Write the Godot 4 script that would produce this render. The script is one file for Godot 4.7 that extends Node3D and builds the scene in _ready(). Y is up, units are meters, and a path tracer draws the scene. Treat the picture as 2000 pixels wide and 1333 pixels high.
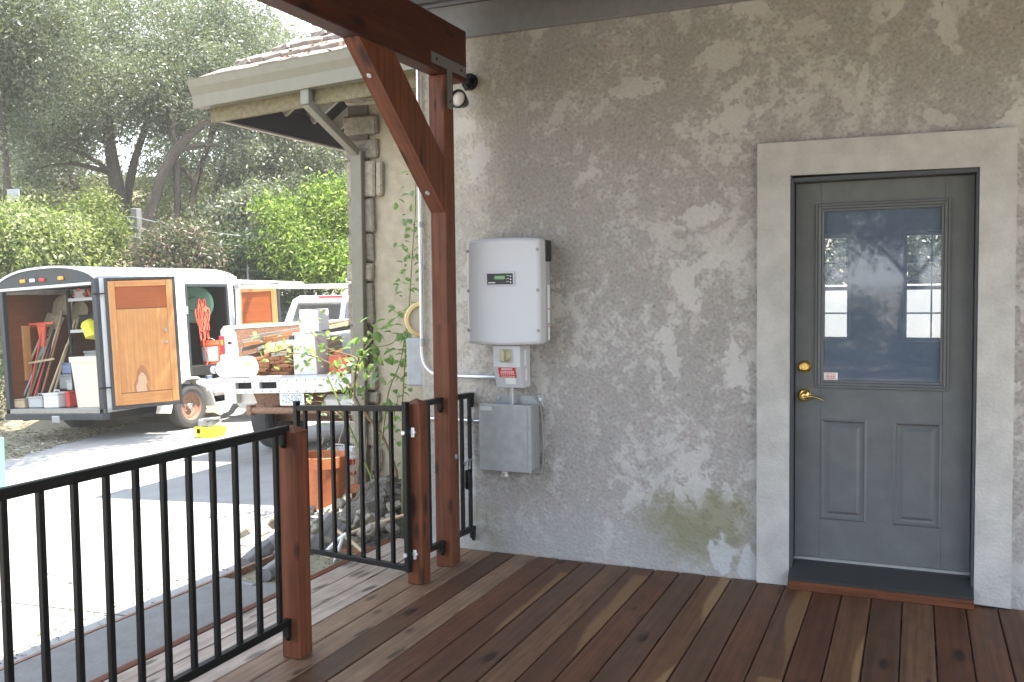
extends Node3D

var rng := RandomNumberGenerator.new()
var M := {}
var taken := {}
var org := {}
const SUN_TO := Vector3(0.30, 0.95, -0.03)


# ---------------------------------------------------------------- mesh builder
class Mb:
	var v := PackedVector3Array()
	var n := PackedVector3Array()
	var t := PackedVector2Array()
	var flat_xy := false
	var uvo := Vector2.ZERO

	func tri(a, b, c, na, nb, nc, ta = Vector2.ZERO, tb = Vector2.ZERO, tc = Vector2.ZERO):
		var g: Vector3 = (b - a).cross(c - a)
		var s: Vector3 = na + nb + nc
		if g.dot(s) >= 0.0:
			v.append_array([a, c, b]); n.append_array([na, nc, nb]); t.append_array([ta, tc, tb])
		else:
			v.append_array([a, b, c]); n.append_array([na, nb, nc]); t.append_array([ta, tb, tc])

	func quad(a, b, c, d, out, ta = Vector2.ZERO, tb = Vector2.ZERO, tc = Vector2.ZERO, td = Vector2.ZERO):
		var g: Vector3 = (b - a).cross(c - a)
		if g.length() < 1e-12:
			g = (c - a).cross(d - a)
		g = g.normalized()
		if g.dot(out) < 0.0:
			g = -g
		tri(a, b, c, g, g, g, ta, tb, tc)
		tri(a, c, d, g, g, g, ta, tc, td)

	func _uv(p: Vector3, ax: int, l: int, w: Vector3) -> Vector2:
		if flat_xy:
			return Vector2(w.x, -w.y)
		if ax == l:
			return Vector2(p[(ax + 1) % 3], p[(ax + 2) % 3]) + uvo
		return Vector2(p[3 - ax - l], p[l]) + uvo

	# chamfered box; grain runs along its longest side
	func box(c: Vector3, size: Vector3, b := Basis.IDENTITY, bev := 0.0):
		var h := size * 0.5
		var l := 0
		if size.y > size[l]: l = 1
		if size.z > size[l]: l = 2
		var f := func(p: Vector3) -> Vector3: return c + b * p
		for a in 3:
			var i := (a + 1) % 3
			var j := (a + 2) % 3
			for s in [-1.0, 1.0]:
				var q := []
				for k in [[-1, -1], [1, -1], [1, 1], [-1, 1]]:
					var p := Vector3.ZERO
					p[a] = s * h[a]; p[i] = k[0] * (h[i] - bev); p[j] = k[1] * (h[j] - bev)
					q.append(p)
				var o := Vector3.ZERO
				o[a] = s
				var w := []
				var u := []
				for p in q:
					var pw: Vector3 = f.call(p)
					w.append(pw); u.append(_uv(p, a, l, pw))
				quad(w[0], w[1], w[2], w[3], b * o, u[0], u[1], u[2], u[3])
		if bev <= 0.0:
			return
		for a in 3:
			var i := (a + 1) % 3
			var j := (a + 2) % 3
			for sa in [-1.0, 1.0]:
				for si in [-1.0, 1.0]:
					var q := []
					for k in [[0, -1.0], [0, 1.0], [1, 1.0], [1, -1.0]]:
						var p := Vector3.ZERO
						p[j] = k[1] * (h[j] - bev)
						if k[0] == 0:
							p[a] = sa * h[a]; p[i] = si * (h[i] - bev)
						else:
							p[i] = si * h[i]; p[a] = sa * (h[a] - bev)
						q.append(p)
					var o := Vector3.ZERO
					o[a] = sa; o[i] = si
					var ax := a if a != l else i
					var w := []
					var u := []
					for p in q:
						var pw: Vector3 = f.call(p)
						w.append(pw); u.append(_uv(p, ax, l, pw))
					quad(w[0], w[1], w[2], w[3], b * o, u[0], u[1], u[2], u[3])
		for sx in [-1.0, 1.0]:
			for sy in [-1.0, 1.0]:
				for sz in [-1.0, 1.0]:
					var s := Vector3(sx, sy, sz)
					var e := Vector3(h.x - bev, h.y - bev, h.z - bev)
					var p0: Vector3 = f.call(Vector3(sx * h.x, sy * e.y, sz * e.z))
					var p1: Vector3 = f.call(Vector3(sx * e.x, sy * h.y, sz * e.z))
					var p2: Vector3 = f.call(Vector3(sx * e.x, sy * e.y, sz * h.z))
					var o: Vector3 = (b * s).normalized()
					tri(p0, p1, p2, o, o, o, uvo, uvo, uvo)

	func span(lo: Vector3, hi: Vector3, bev := 0.0):
		box((lo + hi) * 0.5, (hi - lo).abs(), Basis.IDENTITY, bev)

	# square bar between two points
	func bar(a: Vector3, b: Vector3, w: float, d: float, up := Vector3.UP, bev := 0.0):
		var y := (b - a).normalized()
		if absf(y.dot(up)) > 0.98: up = Vector3.RIGHT
		var x := up.cross(y).normalized()
		var z := x.cross(y)
		box((a + b) * 0.5, Vector3(w, (b - a).length(), d), Basis(x, y, z), bev)

	# tube along a polyline
	func tube(p: Array, r, sides := 8, caps := true):
		var m := p.size()
		var rad := []
		for i in m: rad.append(r[i] if r is Array else r)
		var up := Vector3(0.31, 0.2, 0.93)
		var rings := []
		var nor := []
		var len := 0.0
		var ls := []
		var dir: Vector3
		for i in m:
			if i > 0: len += (p[i] - p[i - 1]).length()
			ls.append(len)
			dir = (p[mini(i + 1, m - 1)] - p[maxi(i - 1, 0)]).normalized()
			var x: Vector3 = (up - dir * up.dot(dir))
			if x.length() < 0.05: x = Vector3.UP - dir * dir.y
			x = x.normalized()
			up = x
			var y := dir.cross(x)
			var ring := []
			var rn := []
			for k in sides + 1:
				var an := TAU * k / sides
				var o := x * cos(an) + y * sin(an)
				ring.append(p[i] + o * rad[i]); rn.append(o)
			rings.append(ring); nor.append(rn)
		for i in m - 1:
			for k in sides:
				var u0 := Vector2(k * TAU / sides * rad[0], ls[i])
				var u1 := Vector2((k + 1) * TAU / sides * rad[0], ls[i])
				var u2 := Vector2((k + 1) * TAU / sides * rad[0], ls[i + 1])
				var u3 := Vector2(k * TAU / sides * rad[0], ls[i + 1])
				tri(rings[i][k], rings[i][k + 1], rings[i + 1][k + 1], nor[i][k], nor[i][k + 1], nor[i + 1][k + 1], u0, u1, u2)
				tri(rings[i][k], rings[i + 1][k + 1], rings[i + 1][k], nor[i][k], nor[i + 1][k + 1], nor[i + 1][k], u0, u2, u3)
		if caps:
			for e in [0, m - 1]:
				var o: Vector3 = (p[0] - p[1]).normalized() if e == 0 else (p[m - 1] - p[m - 2]).normalized()
				for k in range(1, sides - 1):
					tri(rings[e][0], rings[e][k], rings[e][k + 1], o, o, o)

	# turned shape: profile [[radius, height], ...] about xf's y axis
	func lathe(prof: Array, xf: Transform3D, sides := 20):
		for i in prof.size() - 1:
			var a = prof[i]
			var b = prof[i + 1]
			var d := Vector2(b[0] - a[0], b[1] - a[1])
			if d.length() < 1e-6: continue
			var nn := Vector2(d.y, -d.x).normalized()
			for k in sides:
				var q := []
				var no := []
				for kk in [k, k + 1]:
					var an: float = TAU * kk / sides
					var o := Vector3(cos(an), 0, sin(an))
					q.append(xf * Vector3(o.x * a[0], a[1], o.z * a[0])); q.append(xf * Vector3(o.x * b[0], b[1], o.z * b[0]))
					no.append((xf.basis * (o * nn.x + Vector3.UP * nn.y)).normalized())
				var u0 := Vector2(k * 0.05, a[1]); var u1 := Vector2(k * 0.05 + 0.05, a[1])
				var v0 := Vector2(k * 0.05, b[1]); var v1 := Vector2(k * 0.05 + 0.05, b[1])
				if a[0] > 1e-6: tri(q[0], q[2], q[3] if b[0] > 1e-6 else q[1], no[0], no[1], no[1], u0, u1, v1)
				if b[0] > 1e-6: tri(q[0], q[3], q[1], no[0], no[1], no[0], u0, v1, v0)

	func disc(c: Vector3, axis: Vector3, r: float, h: float, sides := 16):
		var y := axis.normalized()
		var x := y.cross(Vector3(0.3, 0.9, 0.31)).normalized()
		lathe([[0, h], [r * 0.9, h], [r, h * 0.8], [r, 0]], Transform3D(Basis(x, y, x.cross(y)), c), sides)

	# polygon in xf's xy plane pushed out along its z
	func prism(poly: PackedVector2Array, depth: float, xf := Transform3D.IDENTITY):
		var idx := Geometry2D.triangulate_polygon(poly)
		var zn := xf.basis.z.normalized()
		for k in range(0, idx.size(), 3):
			var p := []
			var u := []
			for m in 3:
				p.append(Vector3(poly[idx[k + m]].x, poly[idx[k + m]].y, 0)); u.append(poly[idx[k + m]] + uvo)
			tri(xf * p[0], xf * p[1], xf * p[2], -zn, -zn, -zn, u[0], u[1], u[2])
			var z := Vector3(0, 0, depth)
			tri(xf * (p[0] + z), xf * (p[1] + z), xf * (p[2] + z), zn, zn, zn, u[0], u[1], u[2])
		var ccw := not Geometry2D.is_polygon_clockwise(poly)
		var len := 0.0
		for k in poly.size():
			var a := poly[k]
			var b := poly[(k + 1) % poly.size()]
			var e := b - a
			var o := Vector3(e.y, -e.x, 0) * (1.0 if ccw else -1.0)
			var A := Vector3(a.x, a.y, 0)
			var B := Vector3(b.x, b.y, 0)
			var z := Vector3(0, 0, depth)
			var l2 := len + e.length()
			quad(xf * A, xf * B, xf * (B + z), xf * (A + z), xf.basis * o, Vector2(0, len) + uvo, Vector2(0, l2) + uvo, Vector2(depth, l2) + uvo, Vector2(depth, len) + uvo)
			len = l2

	# skin between rings of equal count, closed at both ends
	func loft(rings: Array):
		var m: int = rings[0].size()
		for i in rings.size() - 1:
			var mid := Vector3.ZERO
			for p in rings[i]: mid += p / m
			for p in rings[i + 1]: mid += p / m
			mid *= 0.5
			for k in m:
				var a: Vector3 = rings[i][k]
				var b: Vector3 = rings[i][(k + 1) % m]
				var c: Vector3 = rings[i + 1][(k + 1) % m]
				var d: Vector3 = rings[i + 1][k]
				quad(a, b, c, d, (a + b + c + d) * 0.25 - mid)
		for e in [0, rings.size() - 1]:
			var mid := Vector3.ZERO
			var oth := Vector3.ZERO
			for p in rings[e]: mid += p / m
			for p in rings[1 if e == 0 else e - 1]: oth += p / m
			var o := (mid - oth).normalized()
			for k in m:
				tri(rings[e][k], rings[e][(k + 1) % m], mid, o, o, o)

	func rough(amount: float, freq: float, seed_: int):
		var fn := FastNoiseLite.new()
		fn.seed = seed_; fn.frequency = freq
		for i in v.size():
			var p := v[i]
			v[i] = p + Vector3(fn.get_noise_3d(p.x, p.y, p.z), fn.get_noise_3d(p.x + 31, p.y, p.z), fn.get_noise_3d(p.x, p.y + 17, p.z)) * amount

	func mesh(shift: Vector3) -> ArrayMesh:
		var a := []
		a.resize(Mesh.ARRAY_MAX)
		var w := v
		if shift != Vector3.ZERO:
			w = PackedVector3Array()
			w.resize(v.size())
			for i in v.size(): w[i] = v[i] - shift
		a[Mesh.ARRAY_VERTEX] = w; a[Mesh.ARRAY_NORMAL] = n; a[Mesh.ARRAY_TEX_UV] = t
		var am := ArrayMesh.new()
		am.add_surface_from_arrays(Mesh.PRIMITIVE_TRIANGLES, a)
		return am


# ---------------------------------------------------------------- nodes
func numbered(called: String) -> String:
	if not taken.has(called):
		taken[called] = 0
		return called
	taken[called] += 1
	return "%s_%03d" % [called, taken[called]]


func tag(o: Node, label := "", category := "", group := "", kind := "") -> Node:
	if label: o.set_meta("label", label)
	if category: o.set_meta("category", category)
	if group: o.set_meta("group", group)
	if kind: o.set_meta("kind", kind)
	return o


func thing(called: String, label: String, category: String, at := Vector3.ZERO, group := "", kind := "") -> Node3D:
	var o := Node3D.new()
	o.name = numbered(called)
	add_child(o)
	o.position = at
	org[o] = at
	tag(o, label, category, group, kind)
	return o


# one named mesh; points are given in the world, or in the thing's own axes if the thing stands at the origin
func obj(called: String, mb: Mb, mat: Material, parent: Node = null) -> MeshInstance3D:
	var o := MeshInstance3D.new()
	var top := parent == null
	var origin: Vector3 = Vector3.ZERO if top else org[parent]
	if top:
		var lo := Vector3(1e9, 1e9, 1e9)
		var hi := -lo
		for p in mb.v:
			lo = lo.min(p); hi = hi.max(p)
		origin = Vector3((lo.x + hi.x) * 0.5, lo.y, (lo.z + hi.z) * 0.5)
		o.position = origin
	o.mesh = mb.mesh(origin)
	o.mesh.surface_set_material(0, mat)
	o.name = numbered(called) if top else called
	(self if top else parent).add_child(o, true)
	org[o] = origin
	return o


func copy(src: Node3D, at: Vector3, basis := Basis.IDENTITY, label := "", group := "") -> Node3D:
	var c: Node3D = src.duplicate()
	c.name = numbered(String(src.name).rstrip("0123456789").trim_suffix("_"))
	add_child(c)
	c.transform = Transform3D(basis, at)
	if label: c.set_meta("label", label)
	if group: c.set_meta("group", group)
	return c


func letters(called: String, text: String, height: float, mat: Material, xf: Transform3D, parent: Node, bold := true, width := 0.0) -> void:
	var f := SystemFont.new()
	f.font_names = PackedStringArray(["Droid Sans"])
	f.font_weight = 700 if bold else 400
	var m := TextMesh.new()
	m.font = f; m.font_size = 64; m.text = text; m.depth = 0.002
	m.pixel_size = height / 46.0
	m.material = mat
	var o := MeshInstance3D.new()
	o.mesh = m
	o.name = called
	if width > 0.0:
		var w := m.get_aabb().size.x
		xf.basis = xf.basis * Basis.from_scale(Vector3(width / maxf(w, 0.001), 1, 1))
	xf.origin -= org[parent]
	o.transform = xf
	parent.add_child(o, true)


# ---------------------------------------------------------------- materials
func plain(r: float, g: float, b: float, rough := 0.6, metal := 0.0) -> StandardMaterial3D:
	var m := StandardMaterial3D.new()
	m.albedo_color = Color(r, g, b).linear_to_srgb()
	m.roughness = rough
	m.metallic = metal
	return m


func noise(w: int, h: int, freq: float, oct := 4, seed_ := 1, warp := 0.0) -> PackedByteArray:
	var f := FastNoiseLite.new()
	f.noise_type = FastNoiseLite.TYPE_SIMPLEX_SMOOTH
	f.seed = seed_; f.frequency = freq; f.fractal_octaves = oct
	if warp > 0.0:
		f.domain_warp_enabled = true
		f.domain_warp_amplitude = warp
		f.domain_warp_frequency = freq * 1.5
	var im := f.get_image(w, h, false, false, true)
	im.convert(Image.FORMAT_L8)
	return im.get_data()


func stretched(w: int, h: int, w0: int, h0: int, freq: float, oct: int, seed_: int) -> PackedByteArray:
	var im := Image.create_from_data(w0, h0, false, Image.FORMAT_L8, noise(w0, h0, freq, oct, seed_))
	im.resize(w, h, Image.INTERPOLATE_CUBIC)
	return im.get_data()


func pic(w: int, h: int, rgb: PackedByteArray) -> ImageTexture:
	return ImageTexture.create_from_image(Image.create_from_data(w, h, false, Image.FORMAT_RGB8, rgb))


func s8(x: float) -> int:
	var c := clampf(x, 0.0, 1.0)
	return int(255.0 * (c * 12.92 if c < 0.0031308 else 1.055 * pow(c, 1.0 / 2.4) - 0.055))


var lut := PackedByteArray()
func srgb(x: float) -> int:
	return lut[clampi(int(x * 4095.0), 0, 4095)]


# sawn timber, 0.3 m across and 3 m along
func wood_tex(dark: Color, light: Color, seed_: int, knots := 4, sap := Color(0, 0, 0, 0)) -> ImageTexture:
	var w := 192
	var h := 1024
	var a := stretched(w, h, w, 40, 0.045, 3, seed_)
	var b := stretched(w, h, w, 96, 0.16, 2, seed_ + 7)
	var c := noise(w, h, 0.012, 3, seed_ + 13)
	var e := stretched(w, h, 3, 9, 0.2, 2, seed_ + 17)
	var out := PackedByteArray()
	out.resize(w * h * 3)
	var r := RandomNumberGenerator.new()
	r.seed = seed_
	var kn := []
	for i in knots: kn.append([r.randf() * w, r.randf() * h, r.randf_range(4, 10), r.randf_range(8, 17)])
	for y in h:
		for x in w:
			var k := y * w + x
			var tt := a[k] / 255.0 * 0.6 + b[k] / 255.0 * 0.25 + c[k] / 255.0 * 0.35 - 0.1
			var col := dark.lerp(light, clampf(tt, 0, 1))
			if sap.a > 0.0:
				var edge := smoothstep(0.60, 0.68, x / float(w) + (e[k] / 255.0 - 0.5) * 0.32)
				col = col.lerp(sap * (0.85 + 0.3 * b[k] / 255.0), edge)
			for q in kn:
				var dy: float = absf(y - q[1])
				if dy < q[3] * 2.0:
					var d: float = pow((x - q[0]) / q[2], 2) + pow(dy / q[3], 2)
					if d < 4.0: col = col.lerp(dark * 0.4, clampf(1.0 - d * 0.28, 0, 0.85))
			out[k * 3] = srgb(col.r); out[k * 3 + 1] = srgb(col.g); out[k * 3 + 2] = srgb(col.b)
	return pic(w, h, out)


func wood_mat(tex: Texture2D, rough := 0.6, tint := Color.WHITE) -> StandardMaterial3D:
	var m := StandardMaterial3D.new()
	m.albedo_texture = tex
	m.albedo_color = tint
	m.roughness = rough
	m.metallic_specular = 0.35
	m.uv1_scale = Vector3(1 / 0.3, 1 / 3.0, 1)
	return m


# blotched material, triplanar in the world
func blotch(c0: Color, c1: Color, per_m: float, rough := 0.85, bump := 0.3, seed_ := 3, size := 512, freq := 0.012, fine := 0.35) -> StandardMaterial3D:
	var f := FastNoiseLite.new()
	f.seed = seed_; f.frequency = freq; f.fractal_octaves = 5
	var im := f.get_seamless_image(size, size, false, false, 0.15)
	im.convert(Image.FORMAT_L8)
	var a := im.get_data()
	f.frequency = 0.12; f.fractal_octaves = 2; f.seed = seed_ + 5
	var im2 := f.get_seamless_image(size, size, false, false, 0.15)
	im2.convert(Image.FORMAT_L8)
	var b := im2.get_data()
	var out := PackedByteArray()
	out.resize(size * size * 3)
	var hh := PackedByteArray()
	hh.resize(size * size)
	for k in size * size:
		var tt := clampf(a[k] / 255.0 * (1.0 - fine) + b[k] / 255.0 * fine, 0, 1)
		var col := c0.lerp(c1, tt)
		out[k * 3] = srgb(col.r); out[k * 3 + 1] = srgb(col.g); out[k * 3 + 2] = srgb(col.b)
		hh[k] = int(clampf(a[k] * 0.5 + b[k] * 0.5, 0, 255))
	var m := StandardMaterial3D.new()
	m.albedo_texture = pic(size, size, out)
	m.roughness = rough
	m.uv1_triplanar = true
	m.uv1_world_triplanar = true
	m.uv1_scale = Vector3.ONE * per_m
	if bump > 0.0:
		m.heightmap_enabled = true
		m.heightmap_scale = bump
		m.heightmap_texture = ImageTexture.create_from_image(Image.create_from_data(size, size, false, Image.FORMAT_L8, hh))
	return m


# hand-trowelled stucco over the whole wall, 4.4 m by 3.3 m from (-0.4, 3.3)
func stucco_mat() -> StandardMaterial3D:
	var w := 1600
	var h := 1200
	var big := noise(w, h, 0.004, 3, 11)
	var mid := noise(w, h, 0.017, 5, 23, 38.0)
	var mid2 := noise(w, h, 0.034, 5, 31, 44.0)
	var gr := noise(w, h, 0.10, 4, 47)
	var st := noise(w, h, 0.013, 5, 59, 30.0)
	var out := PackedByteArray()
	out.resize(w * h * 3)
	var hh := PackedByteArray()
	hh.resize(w * h)
	# single pulls of the trowel, ragged at the rim
	var pull := PackedFloat32Array()
	pull.resize(w * h)
	var rr := RandomNumberGenerator.new()
	rr.seed = 1205
	for i in 330:
		var cx := rr.randf() * w
		var cy := rr.randf() * h
		var at := int(cy) * w + int(cx)
		if big[at] / 255.0 + rr.randf_range(-0.2, 0.2) < 0.5: continue
		var L := rr.randf_range(14.0, 70.0)
		var T := L * rr.randf_range(0.22, 0.6)
		var an := rr.randfn() * 0.7 + (PI * 0.5 if rr.randf() < 0.3 else -0.5)
		var ca := cos(an)
		var sa := sin(an)
		var top := rr.randf_range(0.5, 1.0)
		for y in range(maxi(0, int(cy - L)), mini(h, int(cy + L))):
			for x in range(maxi(0, int(cx - L)), mini(w, int(cx + L))):
				var u := ((x - cx) * ca + (y - cy) * sa) / L
				var v := ((y - cy) * ca - (x - cx) * sa) / T
				var k := y * w + x
				var m := smoothstep(0.0, 0.12, 0.75 - u * u - v * v + (mid2[k] / 255.0 - 0.5) * 1.7) * top
				if m > pull[k]: pull[k] = m
	for y in h:
		var wy := 3.3 * (1.0 - y / float(h))
		for x in w:
			var wx := -0.4 + 4.4 * x / float(w)
			var k := y * w + x
			var B := big[k] / 255.0
			var G := gr[k] / 255.0 - 0.5
			var S := st[k] / 255.0
			var q := (mid[k] / 255.0 - 0.5) * 0.5 + (mid2[k] / 255.0 - 0.5) * 0.75 + (B - 0.5) * 0.5 + 0.10 * G
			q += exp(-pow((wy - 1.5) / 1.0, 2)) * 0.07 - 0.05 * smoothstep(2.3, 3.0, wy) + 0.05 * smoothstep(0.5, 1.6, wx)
			var p := smoothstep(0.16, 0.21, q) * (0.55 + 0.45 * smoothstep(0.2, 0.4, q))
			p = maxf(p * 0.75, pull[k])
			var p2 := smoothstep(-0.10, 0.18, q)
			var pit := smoothstep(0.27, 0.40, -G) * (1.0 - p)
			var f := 1.0 + G * 0.36 * (1.0 - 0.65 * p) + (S - 0.5) * 0.10 + (B - 0.5) * 0.08
			var c := Color(0.298, 0.285, 0.277).lerp(Color(0.332, 0.320, 0.312), p2).lerp(Color(0.470, 0.457, 0.450), p * 0.9)
			c = c.lerp(Color(0.33, 0.288, 0.278), smoothstep(0.5, 0.8, S) * 0.4 * (1.0 - p)).lerp(Color(0.318, 0.306, 0.284), smoothstep(0.5, 0.2, S) * 0.4 * (1.0 - p))
			c = c * f * (1.0 - 0.42 * pit)
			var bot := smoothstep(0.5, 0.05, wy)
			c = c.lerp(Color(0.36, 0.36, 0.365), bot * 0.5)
			# green growth where the wall stays wet
			var e1 := exp(-pow((wx - 1.42) / 0.34, 2) - pow((wy - 0.29) / 0.21, 2)) * 1.6
			var e2 := exp(-pow((wx - 0.06) / 0.2, 2) - pow((wy - 0.12) / 0.2, 2)) * 0.75
			var mo := clampf((e1 + e2) * (0.35 + 1.3 * S) - 0.22 - p * 0.25, 0, 0.9)
			c = c.lerp(Color(0.17, 0.165, 0.075), mo * 0.8)
			var yl := smoothstep(0.55, -0.35, wx) * smoothstep(0.4, 1.4, wy)  # warm ochre tint, stronger toward the left end and above the foot
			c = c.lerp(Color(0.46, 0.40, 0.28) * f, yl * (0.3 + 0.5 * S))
			# pale trowelled repairs at the foot
			var r1 := smoothstep(0.02, -0.02, absf(wx - 1.52) * 1.5 + absf(wy - 0.13) * 0.9 - 0.13 + (S - 0.5) * 0.2)
			var r2 := smoothstep(0.02, -0.02, absf(wx - 1.66) * 1.6 + absf(wy - 0.06) - 0.12 + (S - 0.5) * 0.12)
			c = c.lerp(Color(0.45, 0.46, 0.48), maxf(r1, r2) * 0.8)
			out[k * 3] = srgb(c.r); out[k * 3 + 1] = srgb(c.g); out[k * 3 + 2] = srgb(c.b)
			hh[k] = int(clampf(85.0 + p * 60.0 + p2 * 25.0 + G * 110.0 * (1.0 - 0.75 * p), 0, 255))
	var m := StandardMaterial3D.new()
	m.albedo_texture = pic(w, h, out)
	m.roughness = 0.9
	m.uv1_scale = Vector3(1 / 4.4, 1 / 3.3, 1)
	m.uv1_offset = Vector3(0.4 / 4.4, 1.0, 0)
	m.heightmap_enabled = true
	m.heightmap_scale = 0.75
	m.heightmap_texture = ImageTexture.create_from_image(Image.create_from_data(w, h, false, Image.FORMAT_L8, hh))
	return m


func leaf_mat(trans: float, rough := 0.33) -> StandardMaterial3D:
	var m := StandardMaterial3D.new()
	m.albedo_color = Color.WHITE
	m.vertex_color_use_as_albedo = true
	m.roughness = rough
	m.cull_mode = BaseMaterial3D.CULL_DISABLED
	if trans > 0.0:
		m.backlight_enabled = true
		m.backlight = Color(trans * 0.8, trans, trans * 0.35).linear_to_srgb()
	return m


func materials() -> void:
	lut.resize(4096)
	for i in 4096: lut[i] = s8(i / 4095.0)
	var red := wood_tex(Color(0.050, 0.016, 0.007), Color(0.185, 0.060, 0.026), 5, 12)
	M.red = wood_mat(red, 0.55)
	M.red2 = wood_mat(wood_tex(Color(0.026, 0.007, 0.003), Color(0.085, 0.022, 0.009), 9, 8), 0.5)
	M.redpost = wood_mat(red, 0.6, Color(1.0, 0.97, 0.92))
	var d1 := wood_tex(Color(0.046, 0.021, 0.010), Color(0.165, 0.086, 0.043), 21, 6)
	var d2 := wood_tex(Color(0.034, 0.014, 0.007), Color(0.110, 0.052, 0.026), 33, 4)
	var d3 := wood_tex(Color(0.048, 0.019, 0.008), Color(0.145, 0.068, 0.031), 45, 5, Color(0.20, 0.118, 0.050))
	var d4 := wood_tex(Color(0.085, 0.048, 0.028), Color(0.25, 0.155, 0.095), 57, 14)  # middle tone, stepping from the skylit boards to the darker ones
	M.deck = [wood_mat(d1, 0.5), wood_mat(d2, 0.45), wood_mat(d3, 0.5), wood_mat(d1, 0.5, Color(0.9, 0.8, 0.75)), wood_mat(d4, 0.5), wood_mat(d2, 0.5, Color(1.0, 0.9, 0.85)), wood_mat(d3, 0.5, Color(0.88, 0.85, 0.85))]
	M.deck_skylit = wood_mat(wood_tex(Color(0.14, 0.098, 0.075), Color(0.45, 0.36, 0.295), 58, 26), 0.42)  # paler copy of the boards: skylight and gloss put into the colour
	M.deckend = wood_mat(d1, 0.6, Color(1, 0.75, 0.65))
	var ply := wood_tex(Color(0.44, 0.185, 0.06), Color(0.62, 0.31, 0.115), 71, 0)
	M.ply = wood_mat(ply, 0.6)
	M.plydark = wood_mat(ply, 0.6, Color(0.80, 0.62, 0.56))
	M.plyshade = wood_mat(ply, 0.7, Color(0.62, 0.52, 0.45))  # plywood darkened to carry the shade inside the trailer
	M.lumber = wood_mat(wood_tex(Color(0.17, 0.07, 0.032), Color(0.34, 0.17, 0.085), 83, 2), 0.7)
	M.handle = wood_mat(wood_tex(Color(0.34, 0.25, 0.15), Color(0.58, 0.46, 0.3), 91, 0), 0.6)
	M.driftwood = wood_mat(wood_tex(Color(0.10, 0.095, 0.09), Color(0.27, 0.26, 0.255), 97, 5), 0.8)
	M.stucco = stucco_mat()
	M.stucco2 = blotch(Color(0.27, 0.23, 0.162), Color(0.42, 0.365, 0.27), 0.8, 0.9, 0.5, 7, 512, 0.016, 0.3)
	M.trim = blotch(Color(0.34, 0.332, 0.322), Color(0.49, 0.482, 0.472), 0.7, 0.85, 0.4, 15, 512, 0.014, 0.2)
	M.stone = blotch(Color(0.13, 0.112, 0.085), Color(0.33, 0.29, 0.225), 2.0, 0.9, 0.9, 17, 256, 0.03, 0.3)
	M.stone2 = blotch(Color(0.19, 0.165, 0.125), Color(0.42, 0.37, 0.285), 2.0, 0.9, 0.9, 18, 256, 0.03, 0.3)
	M.rock = blotch(Color(0.02, 0.017, 0.014), Color(0.22, 0.19, 0.155), 3.0, 0.9, 2.5, 19, 256, 0.03, 0.35)
	M.shake = blotch(Color(0.075, 0.055, 0.045), Color(0.34, 0.30, 0.265), 1.6, 0.9, 0.8, 27, 256, 0.03, 0.4)
	M.concrete = blotch(Color(0.235, 0.225, 0.212), Color(0.335, 0.325, 0.312), 0.28, 0.9, 0.25, 37, 512, 0.012, 0.3)
	M.walk = blotch(Color(0.135, 0.125, 0.112), Color(0.21, 0.20, 0.185), 0.5, 0.9, 0.3, 38, 512, 0.02, 0.4)
	M.mud = blotch(Color(0.17, 0.135, 0.085), Color(0.34, 0.29, 0.20), 3.0, 0.7, 0.1, 85, 256, 0.03, 0.3)
	M.soil = blotch(Color(0.15, 0.125, 0.075), Color(0.32, 0.28, 0.19), 0.7, 0.95, 1.5, 39, 512, 0.03, 0.5)
	M.bark = blotch(Color(0.035, 0.028, 0.022), Color(0.14, 0.115, 0.09), 1.4, 0.95, 3.0, 41, 256, 0.05, 0.4)
	M.rust = blotch(Color(0.13, 0.06, 0.035), Color(0.34, 0.2, 0.13), 3.0, 0.8, 0.2, 43, 256, 0.03, 0.3)
	M.stain = plain(0.36, 0.15, 0.06, 0.7)
	M.stainpale = plain(0.56, 0.36, 0.22, 0.7)
	M.white = plain(0.78, 0.78, 0.77, 0.35)
	M.truckwhite = blotch(Color(0.58, 0.56, 0.52), Color(0.76, 0.75, 0.72), 1.2, 0.4, 0.0, 51, 256, 0.02, 0.2)
	M.black = plain(0.022, 0.023, 0.024, 0.45)
	M.iron = plain(0.006, 0.006, 0.006, 0.38)
	M.iron.metallic_specular = 0.3
	M.darkframe = plain(0.03, 0.036, 0.042, 0.5)
	M.tyre = blotch(Color(0.03, 0.03, 0.032), Color(0.07, 0.068, 0.066), 5.0, 0.85, 0.2, 53, 256, 0.05, 0.4)
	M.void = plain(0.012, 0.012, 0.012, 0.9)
	M.greypaint = blotch(Color(0.092, 0.099, 0.109), Color(0.124, 0.132, 0.142), 1.3, 0.42, 0.04, 81, 256, 0.02, 0.2)
	M.jamb = plain(0.05, 0.056, 0.068, 0.5)
	M.ledger = blotch(Color(0.17, 0.172, 0.185), Color(0.22, 0.222, 0.235), 1.5, 0.55, 0.1, 61, 256, 0.03, 0.2)
	M.ceiling = wood_mat(wood_tex(Color(0.15, 0.155, 0.175), Color(0.21, 0.215, 0.235), 63, 0), 0.7)
	M.gutter = blotch(Color(0.145, 0.135, 0.098), Color(0.175, 0.165, 0.123), 1.5, 0.5, 0.0, 65, 256, 0.02, 0.1)
	M.fascia = blotch(Color(0.085, 0.062, 0.016), Color(0.20, 0.175, 0.105), 2.0, 0.8, 0.3, 67, 256, 0.03, 0.3)
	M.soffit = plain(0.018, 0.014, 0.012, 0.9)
	M.rafter = plain(0.36, 0.33, 0.29, 0.7)
	M.invert = plain(0.50, 0.51, 0.55, 0.38)
	M.invertside = plain(0.33, 0.335, 0.36, 0.45)
	M.boxgrey = blotch(Color(0.26, 0.272, 0.285), Color(0.34, 0.352, 0.36), 2.5, 0.4, 0.0, 69, 256, 0.02, 0.1)
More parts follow.
